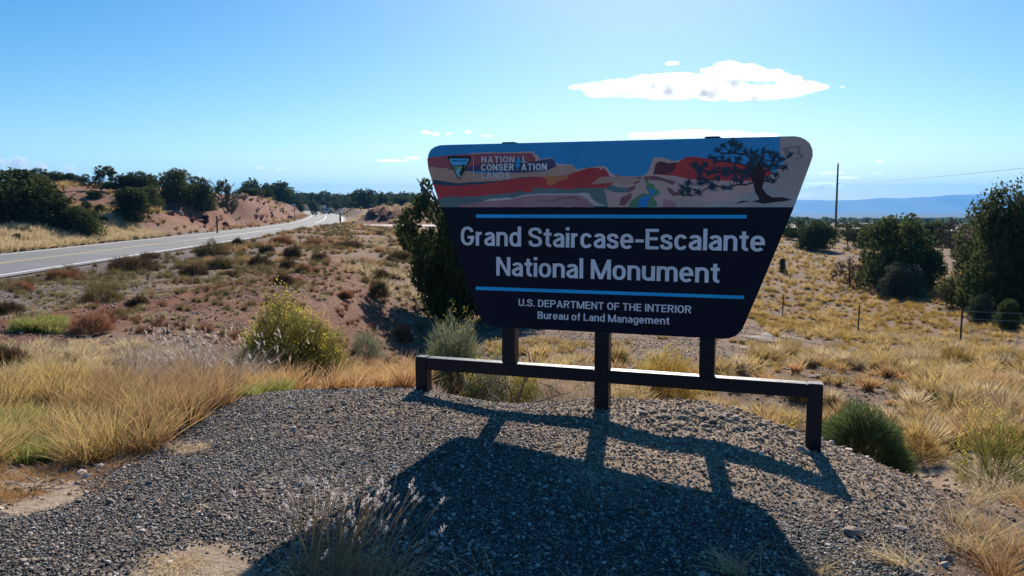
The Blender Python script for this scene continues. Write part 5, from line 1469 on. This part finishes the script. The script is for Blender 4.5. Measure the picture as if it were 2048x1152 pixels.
# dead branches lying at the left edge
def branchy(Q, label, n, L, rad, seed, name='dead_branch', m='deadwood', flat=0.4, cat='branch'):
    r = np.random.default_rng(seed); A = Acc()
    for i in range(n):
        a = r.uniform(0, 6.28); p = [np.array([0, 0, 0.01])]; d = np.array([math.cos(a), math.sin(a) * 0.6, r.uniform(0.1, flat)]); l = L * r.uniform(0.4, 1)
        for q in range(5):
            d = d + r.normal(size=3) * 0.28 + np.array([0, 0, -0.04]); d /= np.linalg.norm(d); p.append(p[-1] + d * l / 5)
            if q in (1, 3):
                e = d + r.normal(size=3) * 0.7; e /= np.linalg.norm(e); A.add(*tube(np.array([p[-1], p[-1] + e * l * 0.2, p[-1] + (e + [0, 0, -0.2]) * l * 0.38]), [rad * 0.5, rad * 0.35, rad * 0.15], 4))
        p = np.array(p); p[:, 2] = np.maximum(p[:, 2], 0.004); A.add(*tube(p, np.linspace(rad, rad * 0.25, len(p)), 5))
    o = obj(name, A.mesh(name, True), M[m], None, tuple(Q)); return tag(o, label, cat)


branchy(G(60, 985)[0], 'bleached bare twigs lying at the left edge of the gravel', 7, 0.42, 0.004, 3)
branchy(G(1975, 618)[0], 'bleached dead branch lying under the tallest right-hand pinyon', 7, 1.6, 0.035, 5, flat=0.8)
branchy(np.array([0.0, 7.7, float(H(0.0, 7.7)[0]) + 0.1]), 'dark gnarled bare branches under the left half of the rail', 9, 0.85, 0.014, 6, name='bare_shrub', m='bark', flat=0.9, cat='bush')
branchy(np.array([-0.45, 8.1, float(H(-0.45, 8.1)[0]) + 0.2]), 'second dark bare shrub behind the left end post', 7, 0.8, 0.012, 7, name='bare_shrub', m='bark', flat=1.0, cat='bush')

# ---------------------------------------------------------------- gravel and stones
def rock_mesh(name, r, rough=0.22, sub=1, flat=0.7):
    bm = bmesh.new(); bmesh.ops.create_icosphere(bm, subdivisions=sub, radius=0.5)
    ax = r.uniform(0.7, 1.25, 3)
    for v in bm.verts:
        n_ = 1 + r.uniform(-rough, rough); v.co = Vector((v.co.x * ax[0] * n_, v.co.y * ax[1] * n_, v.co.z * ax[2] * flat * n_))
    me = bpy.data.meshes.new(name); bm.to_mesh(me); bm.free(); return me


def stone_mat(name, stops, rough=0.75):
    m = mat(name, rough=rough); k = NT(m); oi = k.n('ShaderNodeObjectInfo').outputs['Random']
    c = k.ramp(oi, stops); tc = k.n('ShaderNodeTexCoord').outputs['Object']
    c = k.mix(0.6, c, k.ramp(k.noise(3.5, 4, 0.7, tc), [(0.35, (0.45, 0.42, 0.40)), (0.65, (1.0, 0.97, 0.94))]), 'MULTIPLY')
    k.l(c, k.b.inputs['Base Color']); k.b.inputs['Specular IOR Level'].default_value = 0.4; return m


M['pebble'] = stone_mat('gravel_stone', [(0.0, (0.030, 0.027, 0.026)), (0.45, (0.080, 0.070, 0.065)), (0.72, (0.16, 0.135, 0.12)), (0.88, (0.34, 0.28, 0.24)), (0.96, (0.62, 0.56, 0.52)), (1.0, (0.75, 0.71, 0.68))], 0.6)
M['pebbletan'] = stone_mat('tan_gravel_stone', [(0.0, (0.13, 0.09, 0.065)), (0.4, (0.30, 0.21, 0.15)), (0.75, (0.48, 0.36, 0.27)), (1.0, (0.72, 0.63, 0.55))], 0.85)
M['rock'] = stone_mat('rough_rock', [(0.0, (0.16, 0.12, 0.10)), (0.5, (0.32, 0.25, 0.21)), (1.0, (0.48, 0.40, 0.35))], 0.9)
M['redrock'] = stone_mat('red_rock', [(0.0, (0.13, 0.040, 0.028)), (0.5, (0.26, 0.095, 0.062)), (1.0, (0.48, 0.27, 0.20))], 0.9)

sr_ = np.random.default_rng(90)
def gn_scatter(name, pts, scl, rot, idx, sources, label, cat):
    col_ = bpy.data.collections.new(name + '_sources')
    for i_, me in enumerate(sources):
        o = bpy.data.objects.new('%s_source_%02d' % (name, i_), me); col_.objects.link(o)
    me = np_mesh.__globals__['bpy'].data.meshes.new(name); me.vertices.add(len(pts)); me.vertices.foreach_set('co', np.asarray(pts, np.float32).ravel())
    a = me.attributes.new('scl', 'FLOAT', 'POINT'); a.data.foreach_set('value', np.asarray(scl, np.float32))
    a = me.attributes.new('rot', 'FLOAT_VECTOR', 'POINT'); a.data.foreach_set('vector', np.asarray(rot, np.float32).ravel())
    a = me.attributes.new('idx', 'INT', 'POINT'); a.data.foreach_set('value', np.asarray(idx, np.int32))
    o = obj(name, me); ng = bpy.data.node_groups.new(name, 'GeometryNodeTree')
    ng.interface.new_socket('Geometry', in_out='INPUT', socket_type='NodeSocketGeometry'); ng.interface.new_socket('Geometry', in_out='OUTPUT', socket_type='NodeSocketGeometry')
    N = ng.nodes; Lk = ng.links; gi = N.new('NodeGroupInput'); go = N.new('NodeGroupOutput'); ip = N.new('GeometryNodeInstanceOnPoints'); ci = N.new('GeometryNodeCollectionInfo')
    ci.inputs['Collection'].default_value = col_; ci.inputs['Separate Children'].default_value = True; ci.inputs['Reset Children'].default_value = True
    def na(nm, ty):
        x = N.new('GeometryNodeInputNamedAttribute'); x.data_type = ty; x.inputs['Name'].default_value = nm
        return [s for s in x.outputs if s.name == 'Attribute' and s.enabled][0]
    Lk.new(gi.outputs[0], ip.inputs['Points']); Lk.new(ci.outputs[0], ip.inputs['Instance']); ip.inputs['Pick Instance'].default_value = True
    Lk.new(na('idx', 'INT'), ip.inputs['Instance Index']); Lk.new(na('scl', 'FLOAT'), ip.inputs['Scale']); Lk.new(na('rot', 'FLOAT_VECTOR'), ip.inputs['Rotation'])
    Lk.new(ip.outputs[0], go.inputs[0]); md = o.modifiers.new('scatter', 'NODES'); md.node_group = ng
    return tag(o, label, cat, kind='stuff')


def pebble_field(name, n, m, label, smin, smax, ok, seed, y0=2.9, y1=7.2, x0=-4.2, x1=3.6):
    r = np.random.default_rng(seed); xs = r.uniform(x0, x1, n); ys = y0 + (y1 - y0) * r.uniform(0, 1, n) ** 1.25
    k_ = (np.abs(xs) < 0.70 * ys + 0.2) & ok(xs, ys, r); xs, ys = xs[k_], ys[k_]; n = len(xs)
    s = smin + (smax - smin) * r.uniform(0, 1, n) ** 3; z = H(xs, ys) + s * 0.15
    src = []
    for i_ in range(6):
        me = rock_mesh('pebble', r, 0.2, 1, 0.5); me.materials.append(m); src.append(me)
    gn_scatter(name, np.stack([xs, ys, z], -1), s, r.uniform(0, 6.28, (n, 3)) * [0.12, 0.12, 1], r.integers(0, 6, n), src, label, 'gravel')


def insand(x, y): 
    k_ = np.zeros(x.shape, bool)
    for s in SANDS: k_ |= inpoly(x + 0.30 * fbm(x / 0.15, y / 0.15, 3) + 0.035 * sr_.normal(size=x.shape), y + 0.30 * fbm(x / 0.15, y / 0.15, 4) + 0.035 * sr_.normal(size=x.shape), s)
    return k_


pebble_field('gravel', 300000, M['pebble'], 'dark crushed gravel covering the pad in front of the sign', 0.0075, 0.021, lambda x, y, r: inpoly(x + 0.3 * fbm(x / 0.3, y / 0.3, 5) + 0.09 * r.normal(size=x.shape), y + 0.3 * fbm(x / 0.3, y / 0.3, 6) + 0.09 * r.normal(size=x.shape), PAD) & ~insand(x, y) & (r.uniform(0, 1, x.shape) > np.maximum(0.93 * tan_sunlit_mask(x, y), 0.75 * sst(fbm(x / 0.45, y / 0.30, 91) , 0.10, 0.24))), 1)
pebble_field('gravel', 170000, M['pebbletan'], 'tan gravel and soil crumbs around the right half of the sign', 0.007, 0.028, lambda x, y, r: inpoly(x + 0.3 * fbm(x / 0.3, y / 0.3, 5) + 0.09 * r.normal(size=x.shape), y + 0.3 * fbm(x / 0.3, y / 0.3, 6) + 0.09 * r.normal(size=x.shape), PAD) & (r.uniform(0, 1, x.shape) < (0.16 + 0.42 * tan_sunlit_mask(x, y))) & ~(insand(x, y) & (r.uniform(0, 1, x.shape) > 0.15)), 2)
pebble_field('gravel', 5000, M['pebbletan'], 'larger pale stones lying loose on the gravel pad', 0.022, 0.05, lambda x, y, r: inpoly(x, y, PAD) & (r.uniform(0, 1, x.shape) < 0.25), 12)
pebble_field('slope_gravel', 170000, M['pebbletan'], 'pinkish stones strewn over the slopes around the pad', 0.015, 0.06, lambda x, y, r: ~inpoly(x, y, PAD) & (fbm(x / 1.5, y / 1.5, 9) + r.uniform(-0.2, 0.2, x.shape) > -0.02), 3, 3.0, 30, -16, 20)
pebble_field('shoulder_gravel', 45000, M['pebble'], 'grey gravel on the highway shoulder at left', 0.02, 0.05, lambda x, y, r: (near_line(x, y, ROAD)[0] > 4.8) & (near_line(x, y, ROAD)[0] + 2 * fbm(x / 2, y / 2, 3) < 12.5), 4, 9, 42, -22, -7)

# loose rocks, each its own object
RM = [rock_mesh('rock', sr_, 0.16, 2, 0.7) for _ in range(6)]
def rock(Q, s, label, m='rock', group=None, squash=1.0):
    q = sr_.integers(0, 6); o = obj('rock', with_mat(RM[q], M[m]), None, None, (Q[0], Q[1], Q[2] + s * 0.12)); o.scale = (s * 1.2, s, s * squash); o.rotation_euler = (sr_.uniform(-.3, .3), sr_.uniform(-.3, .3), sr_.uniform(0, 6.28))
    return tag(o, label, 'rock', group)


rock(G(1705, 1068)[0], 0.085, 'pale wedge-shaped rock on the gravel left of the lower right corner', squash=0.9)
rock(G(1800, 1058)[0], 0.06, 'flat pale stone right of the pale wedge-shaped rock', squash=0.4)
rock(G(1603, 902)[0], 0.085, 'brown rock at the foot of the right end post')
rock(G(1408, 838)[0], 0.06, 'largest stone of the rubble below the right support')
rock(G(763, 545)[0], 0.30, 'white boulder-like lump on the flat left of the tall juniper', squash=0.8)['category'] = 'rock'
for o_, c_ in ((bpy.data.objects[-1], None),): pass
q = G(sr_.uniform(1270, 1560, 70), 826 + sr_.normal(size=70) * 9 + np.linspace(-14, 44, 70) * 0)
for i_ in range(70):
    px_ = 1270 + 330 * i_ / 70 + sr_.normal() * 12; py_ = 822 + (px_ - 1270) * 0.12 + sr_.normal() * 12
    rock(G(px_, py_)[0], sr_.uniform(0.025, 0.06), 'small stone in the band of rubble between middle and right posts', group='rubble stones between the middle and right posts')
for i_ in range(46):
    px_ = sr_.uniform(1485, 2030); py_ = sr_.uniform(560, 800); Q = G(px_, py_)[0]
    rock(Q, sr_.uniform(0.08, 0.24), 'tan rock lying among the grass on the right slope', group='rocks on the right slope', squash=0.6)
for px_, py_, s_ in ((1497, 690, .5), (1520, 684, .55), (1535, 676, .45), (1508, 702, .4), (1545, 690, .35)):
    rock(G(px_, py_)[0], s_, 'flat pale ledge stone beside the lower right corner of the board', group='ledge stones beside the board', squash=0.3)
# broken slabs on the road cut
for i_ in range(175):
    yy = sr_.uniform(82, 178); L_ = ROAD[np.abs(ROAD[:, 1] - yy).argmin()]; xx = L_[0] - sr_.uniform(6.0, 13.5); zz = H(xx, yy)[0]
    if zz < -0.7 and sr_.uniform() < 0.6: continue
    o = rock((xx, yy, zz - 0.22), sr_.uniform(0.5, 1.4), ('pale-edged red sandstone block high on the road cut' if zz > 1.2 else 'red sandstone block low on the road cut by the highway') + (', towards its near end' if yy < 112 else ', towards its far end'), 'redrock', ('upper' if zz > 1.2 else 'lower') + (' near' if yy < 112 else ' far') + ' blocks of the red road cut', 0.35)
    o.scale = (o.scale[0] * 0.8, o.scale[1] * sr_.uniform(1.2, 2.4), o.scale[2]); o.rotation_euler = (0.35 + sr_.normal() * 0.15, -0.45 + sr_.normal() * 0.2, sr_.normal() * 0.3)
for i_ in range(34):
    a = sr_.uniform(0, 6.28); xx = -18.5 + math.cos(a) * 4.5; yy = 132 + math.sin(a) * 7; rock((xx, yy, H(xx, yy)[0]), sr_.uniform(0.5, 1.1), 'broken red block on the mound past the side road', 'redrock', 'red blocks on the mound past the side road', 0.5)

# ---------------------------------------------------------------- fence at right
fm = mat('rusty_steel', (0.045, 0.032, 0.028), 0.7); wm = mat('fence_wire', (0.30, 0.28, 0.27), 0.45, 0.6)
fpx = [(1920, 697, 24.0), (1716, 670, 30.0), (1565, 641, 38.0)]
F_ = [np.array([p[0], p[1], H(p[0], p[1])[0]]) for p in [at(a, b, y_) for a, b, y_ in fpx]]
F_ = [np.array([14.1, 17.5, H(14.1, 17.5)[0]])] + F_ + [np.array([12.6, 47.0, H(12.6, 47.0)[0]])]
fence = empty('wire_fence', tuple(F_[0]), 'thin barbed wire fence on dark steel posts across the right slope', 'fence')
for p in F_:
    A = Acc(); A.add(*tube(np.array([[0, 0, -0.3], [0, 0, 0.6], [0.015, 0, 1.18]]), 0.028, 5)); obj('post', A.mesh('post'), fm, fence, tuple(p - F_[0]))
for hz_ in (0.30, 0.62, 0.88, 1.10):
    A = Acc()
    for a, b in zip(F_[:-1], F_[1:]):
        t = np.linspace(0, 1, 7)[:, None]; c = a + (b - a) * t + np.array([0, 0, hz_]) - np.array([0, 0, 0.03]) * (4 * t * (1 - t)); A.add(*tube(c - F_[0], 0.0045, 3))
    obj('wire', A.mesh('wire'), wm, fence)

# ---------------------------------------------------------------- poles and wires
wood = mat('weathered_pole', (0.075, 0.055, 0.045), 0.9)
def upole(px_, top, Y, base, rad, label, cross=False):
    p = at(px_, base, Y); z0 = H(p[0], p[1])[0]; h = at(px_, top, Y)[2] - z0
    t = empty('utility_pole', (p[0], p[1], z0), label, 'pole')
    A = Acc(); A.add(*tube(np.array([[0, 0, -0.5], [0, 0, h * 0.5], [0, 0, h]]), [rad, rad * 0.85, rad * 0.65], 8)); obj('pole', A.mesh('pole', True), wood, t)
    if cross:
        A = Acc(); A.add(*tube(np.array([[-1.2, 0, h - 0.4], [1.2, 0, h - 0.4]]), 0.10, 4)); obj('crossarm', A.mesh('crossarm'), wood, t)
    return t, h


up, uh = upole(1670, 328, 114, 480, 0.17, 'tall dark utility pole rising right of the monument sign')
A = Acc(); A.add(*tube(np.array([[0, 0, uh], [0, 0, uh + 0.25]]), [0.05, 0.03], 6)); obj('insulator', A.mesh('insulator'), dark, up)
A = Acc(); zi = at(1672, 367, 114)[2] - up.location.z; A.add(*tube(np.array([[0, 0, zi], [0.35, -0.1, zi]]), 0.04, 5)); obj('bracket', A.mesh('bracket'), wood, up)
a = np.array([up.location.x + 0.35, 113.9, at(1672, 367, 114)[2]]); b = np.array([33.3, 30.0, 4.75]); t = np.linspace(0, 1, 24)[:, None]
c = a + (b - a) * t - np.array([0, 0, 0.35]) * (4 * t * (1 - t)) + np.array([0, 0, 0.0]); A = Acc(); A.add(*tube(c, 0.016, 3)); o = obj('power_line', A.mesh('power_line'), mat('wire_grey', (0.12, 0.12, 0.13), 0.5)); tag(o, 'thin overhead wire running right from the tall utility pole', 'wire')
upole(588, 379, 420, 412, 0.2, 'tiny distant utility pole with a crossarm above the far treeline', True)
upole(773, 394, 420, 412, 0.18, 'tiny distant pole above the trees right of the warning sign')
upole(823.5, 389, 122, 448, 0.07, 'thin grey pole beside the red mound left of the tall juniper')
upole(129, 370, 90, 400, 0.06, 'thin pole on the wooded rise beyond the highway')

# ---------------------------------------------------------------- roadside posts, signs, guardrail
sm = mat('sign_back_metal', (0.55, 0.56, 0.58), 0.5, 0.3); sg = mat('post_brown', (0.07, 0.045, 0.04), 0.8)
def marker(px_, base, Y, top, label, w=0.07, cap=True):
    p = at(px_, base, Y); z0 = H(p[0], p[1])[0]; h = at(px_, top, Y)[2] - z0; t = empty('marker_post', (p[0], p[1], z0), label, 'post')
    bm_obj('post', box(0, 0, h / 2 - 0.1, w * 1.6, w * 0.6, h + 0.2, 0.008), sg, t)
    if cap: bm_obj('reflector', box(0, -w * 0.32 - 0.006, h - 0.14, w * 1.3, 0.01, 0.16, 0.002), sm, t)


marker(434.5, 464, 80, 432, 'brown marker post on the far side of the highway by the red cut', 0.09, False)
marker(681, 458, 94, 425, 'dark marker post with pale top at the near edge of the junction', 0.12)
marker(631.5, 434, 205, 425, 'small marker post on the inside of the bend, left one', 0.09)
marker(642.5, 431, 235, 423, 'small marker post on the inside of the bend, right one', 0.09)


def rsign(px_, base, Y, label, plates, cat='road sign', name='road_sign'):
    p = at(px_, base, Y); z0 = H(p[0], p[1])[0]; t = empty(name, (p[0], p[1], z0), label, cat)
    top = max(at(px_, q[1], Y)[2] for q in plates) - z0
    bm_obj('post', box(0, 0, top / 2 - 0.2, 0.10, 0.08, top + 0.35, 0.01), sg, t)
    for (cx, ty, by, wpx) in plates:
        z1, z2 = at(cx, ty, Y)[2] - z0, at(cx, by, Y)[2] - z0
        bm_obj('sign_plate', box((cx - px_) / FPX * Y, -0.055, (z1 + z2) / 2, wpx / FPX * Y, 0.02, z1 - z2, 0.008), sm, t)
    return t


rsign(589.5, 441, 150, 'pair of white sign plates on one post at the end of the red cut', [(587.2, 407.4, 414, 3.4), (590.8, 407.4, 414, 2.6)])
rsign(630.5, 424, 300, 'wide low white sign plate on the inside of the bend', [(630.5, 413, 418, 6)])
rsign(649, 425, 270, 'white sign plate at the bend left of the pickup truck', [(649, 410, 416, 7.5)])
Yw = 190.0; p = at(721.9, 430, Yw); z0 = H(p[0], p[1])[0]
ws = empty('warning_sign', (p[0], p[1], z0), 'yellow diamond curve warning sign with black arrow beside the bend', 'road sign')
zc = at(721.9, 416.3, Yw)[2] - z0; hh_ = 4.3 / FPX * Yw
bm_obj('post', box(0, 0.03, zc / 2 - 0.1, 0.09, 0.06, zc + 0.5, 0.01), sg, ws)
bm = bmesh.new(); bmesh.ops.create_cube(bm, size=1.0, matrix=Matrix.Translation((0, -0.03, zc)) @ Matrix.Rotation(R(45), 4, 'Y') @ Matrix.Diagonal((hh_ * 1.414, 0.02, hh_ * 1.414, 1))); bmesh.ops.bevel(bm, geom=bm.edges[:], offset=0.008, segments=1, affect='EDGES')
bm_obj('sign_plate', bm, mat('warning_yellow', (0.80, 0.52, 0.02), 0.5), ws)
AR = Acc()
ar = np.array([(0.13, -0.26), (0.13, 0.02), (-0.02, 0.12), (0.02, 0.20), (-0.20, 0.16), (-0.13, -0.02), (-0.08, 0.05), (0.03, -0.03), (0.03, -0.26)]) * hh_ / 0.42
tri = tessellate_polygon([[Vector((a, b, 0)) for a, b in ar]]); AR.add(np.stack([ar[:, 0], np.full(len(ar), -0.044), ar[:, 1] + zc], -1), np.array(tri)); obj('arrow', AR.mesh('arrow'), dark, ws)

L = ROAD[(ROAD[:, 1] > 232) & (ROAD[:, 0] > -220)]; t_ = np.gradient(L[:, :2], axis=0); t_ /= np.linalg.norm(t_, axis=1)[:, None]; nn = np.stack([t_[:, 1], -t_[:, 0]], -1)
gp = np.column_stack([L[:, :2] + nn * 5.4, L[:, 2]]); galv = mat('galvanised_steel', (0.42, 0.43, 0.45), 0.45, 0.6)
gd = empty('guardrail', tuple(gp[0]), 'steel guardrail along the outside of the highway bend behind the pickup', 'guardrail')
prof_ = [(0.0, 0.46), (-0.06, 0.52), (0.0, 0.60), (-0.06, 0.68), (0.0, 0.75), (0.03, 0.75), (0.03, 0.46)]
rows = [np.column_stack([gp[:, :2] + nn * u_, gp[:, 2] + v_]) for u_, v_ in prof_]; V = np.concatenate(rows) - gp[0]; m_ = len(gp)
Fg = np.concatenate([np.stack([np.arange(m_ - 1) + a * m_, np.arange(m_ - 1) + b * m_, np.arange(1, m_) + b * m_, np.arange(1, m_) + a * m_], -1) for a, b in zip(range(7), [1, 2, 3, 4, 5, 6, 0])])
obj('rail', np_mesh('rail', V, [Fg]), galv, gd)
for q in gp[::2]: bm_obj('post', box(0.12, 0.05, 0.25, 0.15, 0.15, 0.95, 0.01), sg, gd, tuple(q - gp[0]))

# ---------------------------------------------------------------- pickup driving away
def truck():
    Y0 = 268.0; i = np.abs(DR[:, 1] - Y0).argmin(); d = DR[i + 3] - DR[i - 3]; d /= np.linalg.norm(d); n = np.array([d[1], -d[0], 0])
    c = DR[i] + n * 1.9
    t = empty('pickup_truck', (c[0], c[1], c[2] + 0.01), 'silver pickup truck driving away round the highway bend', 'pickup truck', rz=math.atan2(-d[0], d[1]))
    paint = mat('silver_paint', (0.42, 0.44, 0.46), 0.3, 0.5); gl = mat('car_glass', (0.01, 0.012, 0.015), 0.08); tyre = mat('tyre_rubber', (0.015, 0.015, 0.016), 0.9); red_ = mat('tail_lamp_red', (0.35, 0.01, 0.01), 0.3); chrome = mat('bumper_dark', (0.03, 0.03, 0.035), 0.5)
    def prism(name, prof, w, m, taper=1.0, bev=0.04):
        bm = bmesh.new(); a = [bm.verts.new((-w / 2 * (taper if z > 1.2 else 1), y, z)) for y, z in prof]; b = [bm.verts.new((w / 2 * (taper if z > 1.2 else 1), y, z)) for y, z in prof]
        bm.faces.new(a); bm.faces.new(b[::-1])
        for k_ in range(len(a)):
            j = (k_ + 1) % len(a); bm.faces.new((a[j], a[k_], b[k_], b[j]))
        bmesh.ops.recalc_face_normals(bm, faces=bm.faces); bmesh.ops.bevel(bm, geom=bm.edges[:], offset=bev, segments=2, affect='EDGES'); return bm_obj(name, bm, m, t)
    prism('body', [(-2.75, 0.55), (-2.75, 1.18), (2.0, 1.18), (2.75, 1.08), (2.8, 0.6), (2.2, 0.45), (-2.2, 0.45)], 2.0, paint)
    prism('cab', [(-0.7, 1.17), (-0.6, 1.86), (0.75, 1.88), (1.55, 1.17)], 1.86, paint, 0.86)
    bm_obj('rear_window', box(0, -0.72, 1.52, 1.30, 0.03, 0.44, 0.01), gl, t)
    for s in (-1, 1):
        bm_obj('side_window', box(s * 0.875, 0.15, 1.52, 0.03, 1.2, 0.40, 0.01), gl, t)
        bm_obj('tail_light', box(s * 0.90, -2.765, 0.98, 0.16, 0.04, 0.36, 0.01), red_, t)
        bm_obj('mirror', box(s * 1.10, 0.95, 1.28, 0.20, 0.08, 0.22, 0.02), chrome, t)
        for y in (-1.75, 1.8):
            bm = bmesh.new(); bmesh.ops.create_cone(bm, cap_ends=True, segments=20, radius1=0.40, radius2=0.40, depth=0.27, matrix=Matrix.Translation((s * 0.86, y, 0.40)) @ Matrix.Rotation(R(90), 4, 'Y')); w_ = bm_obj('wheel', bm, tyre, t)
            bm = bmesh.new(); bmesh.ops.create_cone(bm, cap_ends=True, segments=14, radius1=0.22, radius2=0.20, depth=0.03, matrix=Matrix.Translation((s * 1.00, y, 0.40)) @ Matrix.Rotation(R(90), 4, 'Y')); bm_obj('rim', bm, galv, w_)
    bm_obj('bumper', box(0, -2.83, 0.58, 1.95, 0.18, 0.24, 0.03), chrome, t)
    bm_obj('tailgate', box(0, -2.762, 0.93, 1.50, 0.03, 0.44, 0.01), paint, t)
    bm_obj('number_plate', box(0, -2.93, 0.60, 0.32, 0.02, 0.16, 0.004), sm, t)


truck()

# ---------------------------------------------------------------- clouds, 21 km away
CD = 21000.0
cmat = bpy.data.materials.new('cloud'); cmat.use_nodes = True; t_ = cmat.node_tree; t_.nodes.clear()
pv = t_.nodes.new('ShaderNodeVolumePrincipled'); ou = t_.nodes.new('ShaderNodeOutputMaterial'); pv.inputs['Color'].default_value = (0.99, 0.99, 0.99, 1); pv.inputs['Anisotropy'].default_value = 0.68
geo_ = t_.nodes.new('ShaderNodeNewGeometry'); nz_ = t_.nodes.new('ShaderNodeTexNoise'); nz_.inputs['Scale'].default_value = 0.0026; nz_.inputs['Detail'].default_value = 4; nz_.inputs['Roughness'].default_value = 0.6
mr_ = t_.nodes.new('ShaderNodeMapRange'); mr_.inputs[1].default_value = 0.36; mr_.inputs[2].default_value = 0.68; mr_.inputs[3].default_value = 0.0002; mr_.inputs[4].default_value = 0.0062
t_.links.new(geo_.outputs['Position'], nz_.inputs['Vector']); t_.links.new(nz_.outputs['Fac'], mr_.inputs[0]); t_.links.new(mr_.outputs[0], pv.inputs['Density'])
t_.links.new(pv.outputs[0], ou.inputs['Volume'])


def cloud(blobs, label, seed, wisp=False):
    """blobs (px, py, rx px, ry px) lumps merged into one cloud"""
    c0 = at(np.mean([b[0] for b in blobs]), np.mean([b[1] for b in blobs]), CD); bm = bmesh.new()
    for i_, (x, y, rx, ry) in enumerate(blobs):
        p = at(x, y, CD) - c0; s = CD / FPX
        mt = Matrix.Translation(Vector(p) + Vector((0, (i_ * 37 % 11 - 5) * 30, 0))) @ Matrix.Diagonal((rx * s, max(rx, ry) * s * 0.7, ry * s, 1))
        bmesh.ops.create_icosphere(bm, subdivisions=4, radius=1.0, matrix=mt)
    me = bpy.data.meshes.new('cloud'); bm.to_mesh(me); bm.free()
    n_ = len(me.vertices); co = np.empty(n_ * 3, np.float32); no = np.empty(n_ * 3, np.float32); me.vertices.foreach_get('co', co); me.vertices.foreach_get('normal', no); co = co.reshape(-1, 3); no = no.reshape(-1, 3)
    sc_ = np.array([CD / FPX * 6] * 3); q = co / sc_
    d = fbm(q[:, 0] + q[:, 1] * 0.7 + seed, q[:, 2] * 2.0 + q[:, 1] * 0.5, seed, 5)
    amp = min(b[3] for b in blobs) * CD / FPX * 1.1
    d2 = fbm(q[:, 0] * 4 + seed, q[:, 2] * 5 + q[:, 1] * 3, seed + 1, 4)
    co = co + no * ((d * 1.5 + 0.7 * d2) * amp)[:, None] * [1, 1, 0.8]
    me.vertices.foreach_set('co', co.ravel().astype(np.float32)); me.polygons.foreach_set('use_smooth', [True] * len(me.polygons)); me.update()
    o = obj('cloud', me, cmat, None, tuple(c0)); rm = o.modifiers.new('merge', 'REMESH'); rm.mode = 'VOXEL'; rm.voxel_size = 22.0 if len(blobs) < 10 else 34.0; tag(o, label, 'cloud'); return o


rc = np.random.default_rng(4)
mb = []
def lens_(x0, x1, yt, yb, n, r=rc):
    o = []
    for i_ in range(n):
        x = x0 + (x1 - x0) * (i_ + 0.5) / n; t = np.interp(x, *yt); b = np.interp(x, *yb); ry = (b - t) / 2
        o.append((x + r.normal() * 2, (t + b) / 2, max(ry * 1.9, (x1 - x0) / n * 1.15), ry * r.uniform(0.8, 1.05)))
    return o
mb = lens_(1150, 1645, ([1148, 1180, 1260, 1310, 1380, 1430, 1500, 1560, 1600, 1645], [175, 164, 156, 147, 146, 152, 170, 166, 158, 172]), ([1148, 1200, 1300, 1400, 1480, 1560, 1620, 1645], [178, 196, 197, 198, 203, 200, 190, 176]), 24)
mb += lens_(1412, 1590, ([1412, 1455, 1500, 1560, 1590], [138, 121, 129, 143, 158]), ([1412, 1460, 1520, 1590], [142, 158, 163, 166]), 10)
cloud(mb, 'large flat white lens-shaped cloud above the monument sign', 2)
for bl, lb, sd_ in [
    ([(1342, 129, 14, 4)], 'tiny wisp above the left part of the large flat cloud', 3),
    ([(1680, 176, 5, 3)], 'tiny cloud speck right of the large flat cloud', 4),
    ([(852, 266, 13, 4), (872, 268, 10, 3.5), (895, 267, 10, 2.5)], 'small broken cloud above the upper left corner of the board', 5),
    ([(935, 265, 10, 3.5)], 'small oval cloud left of centre above the board', 6),
    ([(975, 273, 14, 3.5)], 'small slanted cloud just above the board top edge', 7),
    ([(785, 322, 32, 2.5), (825, 316, 16, 3.5)], 'thin streak of cloud left of the board', 8),
    ([(8, 330, 26, 12), (40, 327, 22, 13), (70, 334, 22, 11), (95, 342, 14, 7)], 'puffy white cloud behind the trees at the far left', 9),
    ([(145, 339, 18, 9), (128, 345, 14, 7), (165, 345, 14, 7)], 'small puffy cloud left of the tall skyline pinyon', 10),
    ([(410, 352, 12, 6)], 'small white cloud behind the trees by the road cut', 11),
    ([(525, 337, 12, 2.5), (562, 338, 12, 3)], 'two faint little cloud puffs above the lone skyline pinyon', 12),
    ([(1300, 272, 45, 6), (1380, 268, 60, 7), (1460, 268, 45, 6), (1520, 272, 35, 5)], 'broad low cloud peeking over the top edge of the board', 13),
    ([(1755, 323, 9, 4)], 'tiny oval cloud up right of the utility pole', 14),
    ([(1660, 347, 25, 4), (1695, 356, 24, 3.5)], 'flat cloud streak crossing the utility pole', 15),
    ([(1748, 347, 14, 3)], 'small flat cloud right of the utility pole', 16),
    ([(1620, 372, 34, 7), (1655, 369, 30, 6), (1680, 376, 22, 4)], 'larger pale cloud low beside the right edge of the board', 17),
    ([(1632, 388, 24, 5), (1612, 392, 18, 4)], 'lowest cloud just above the blue mountain', 18),
]: cloud(bl, lb, sd_)
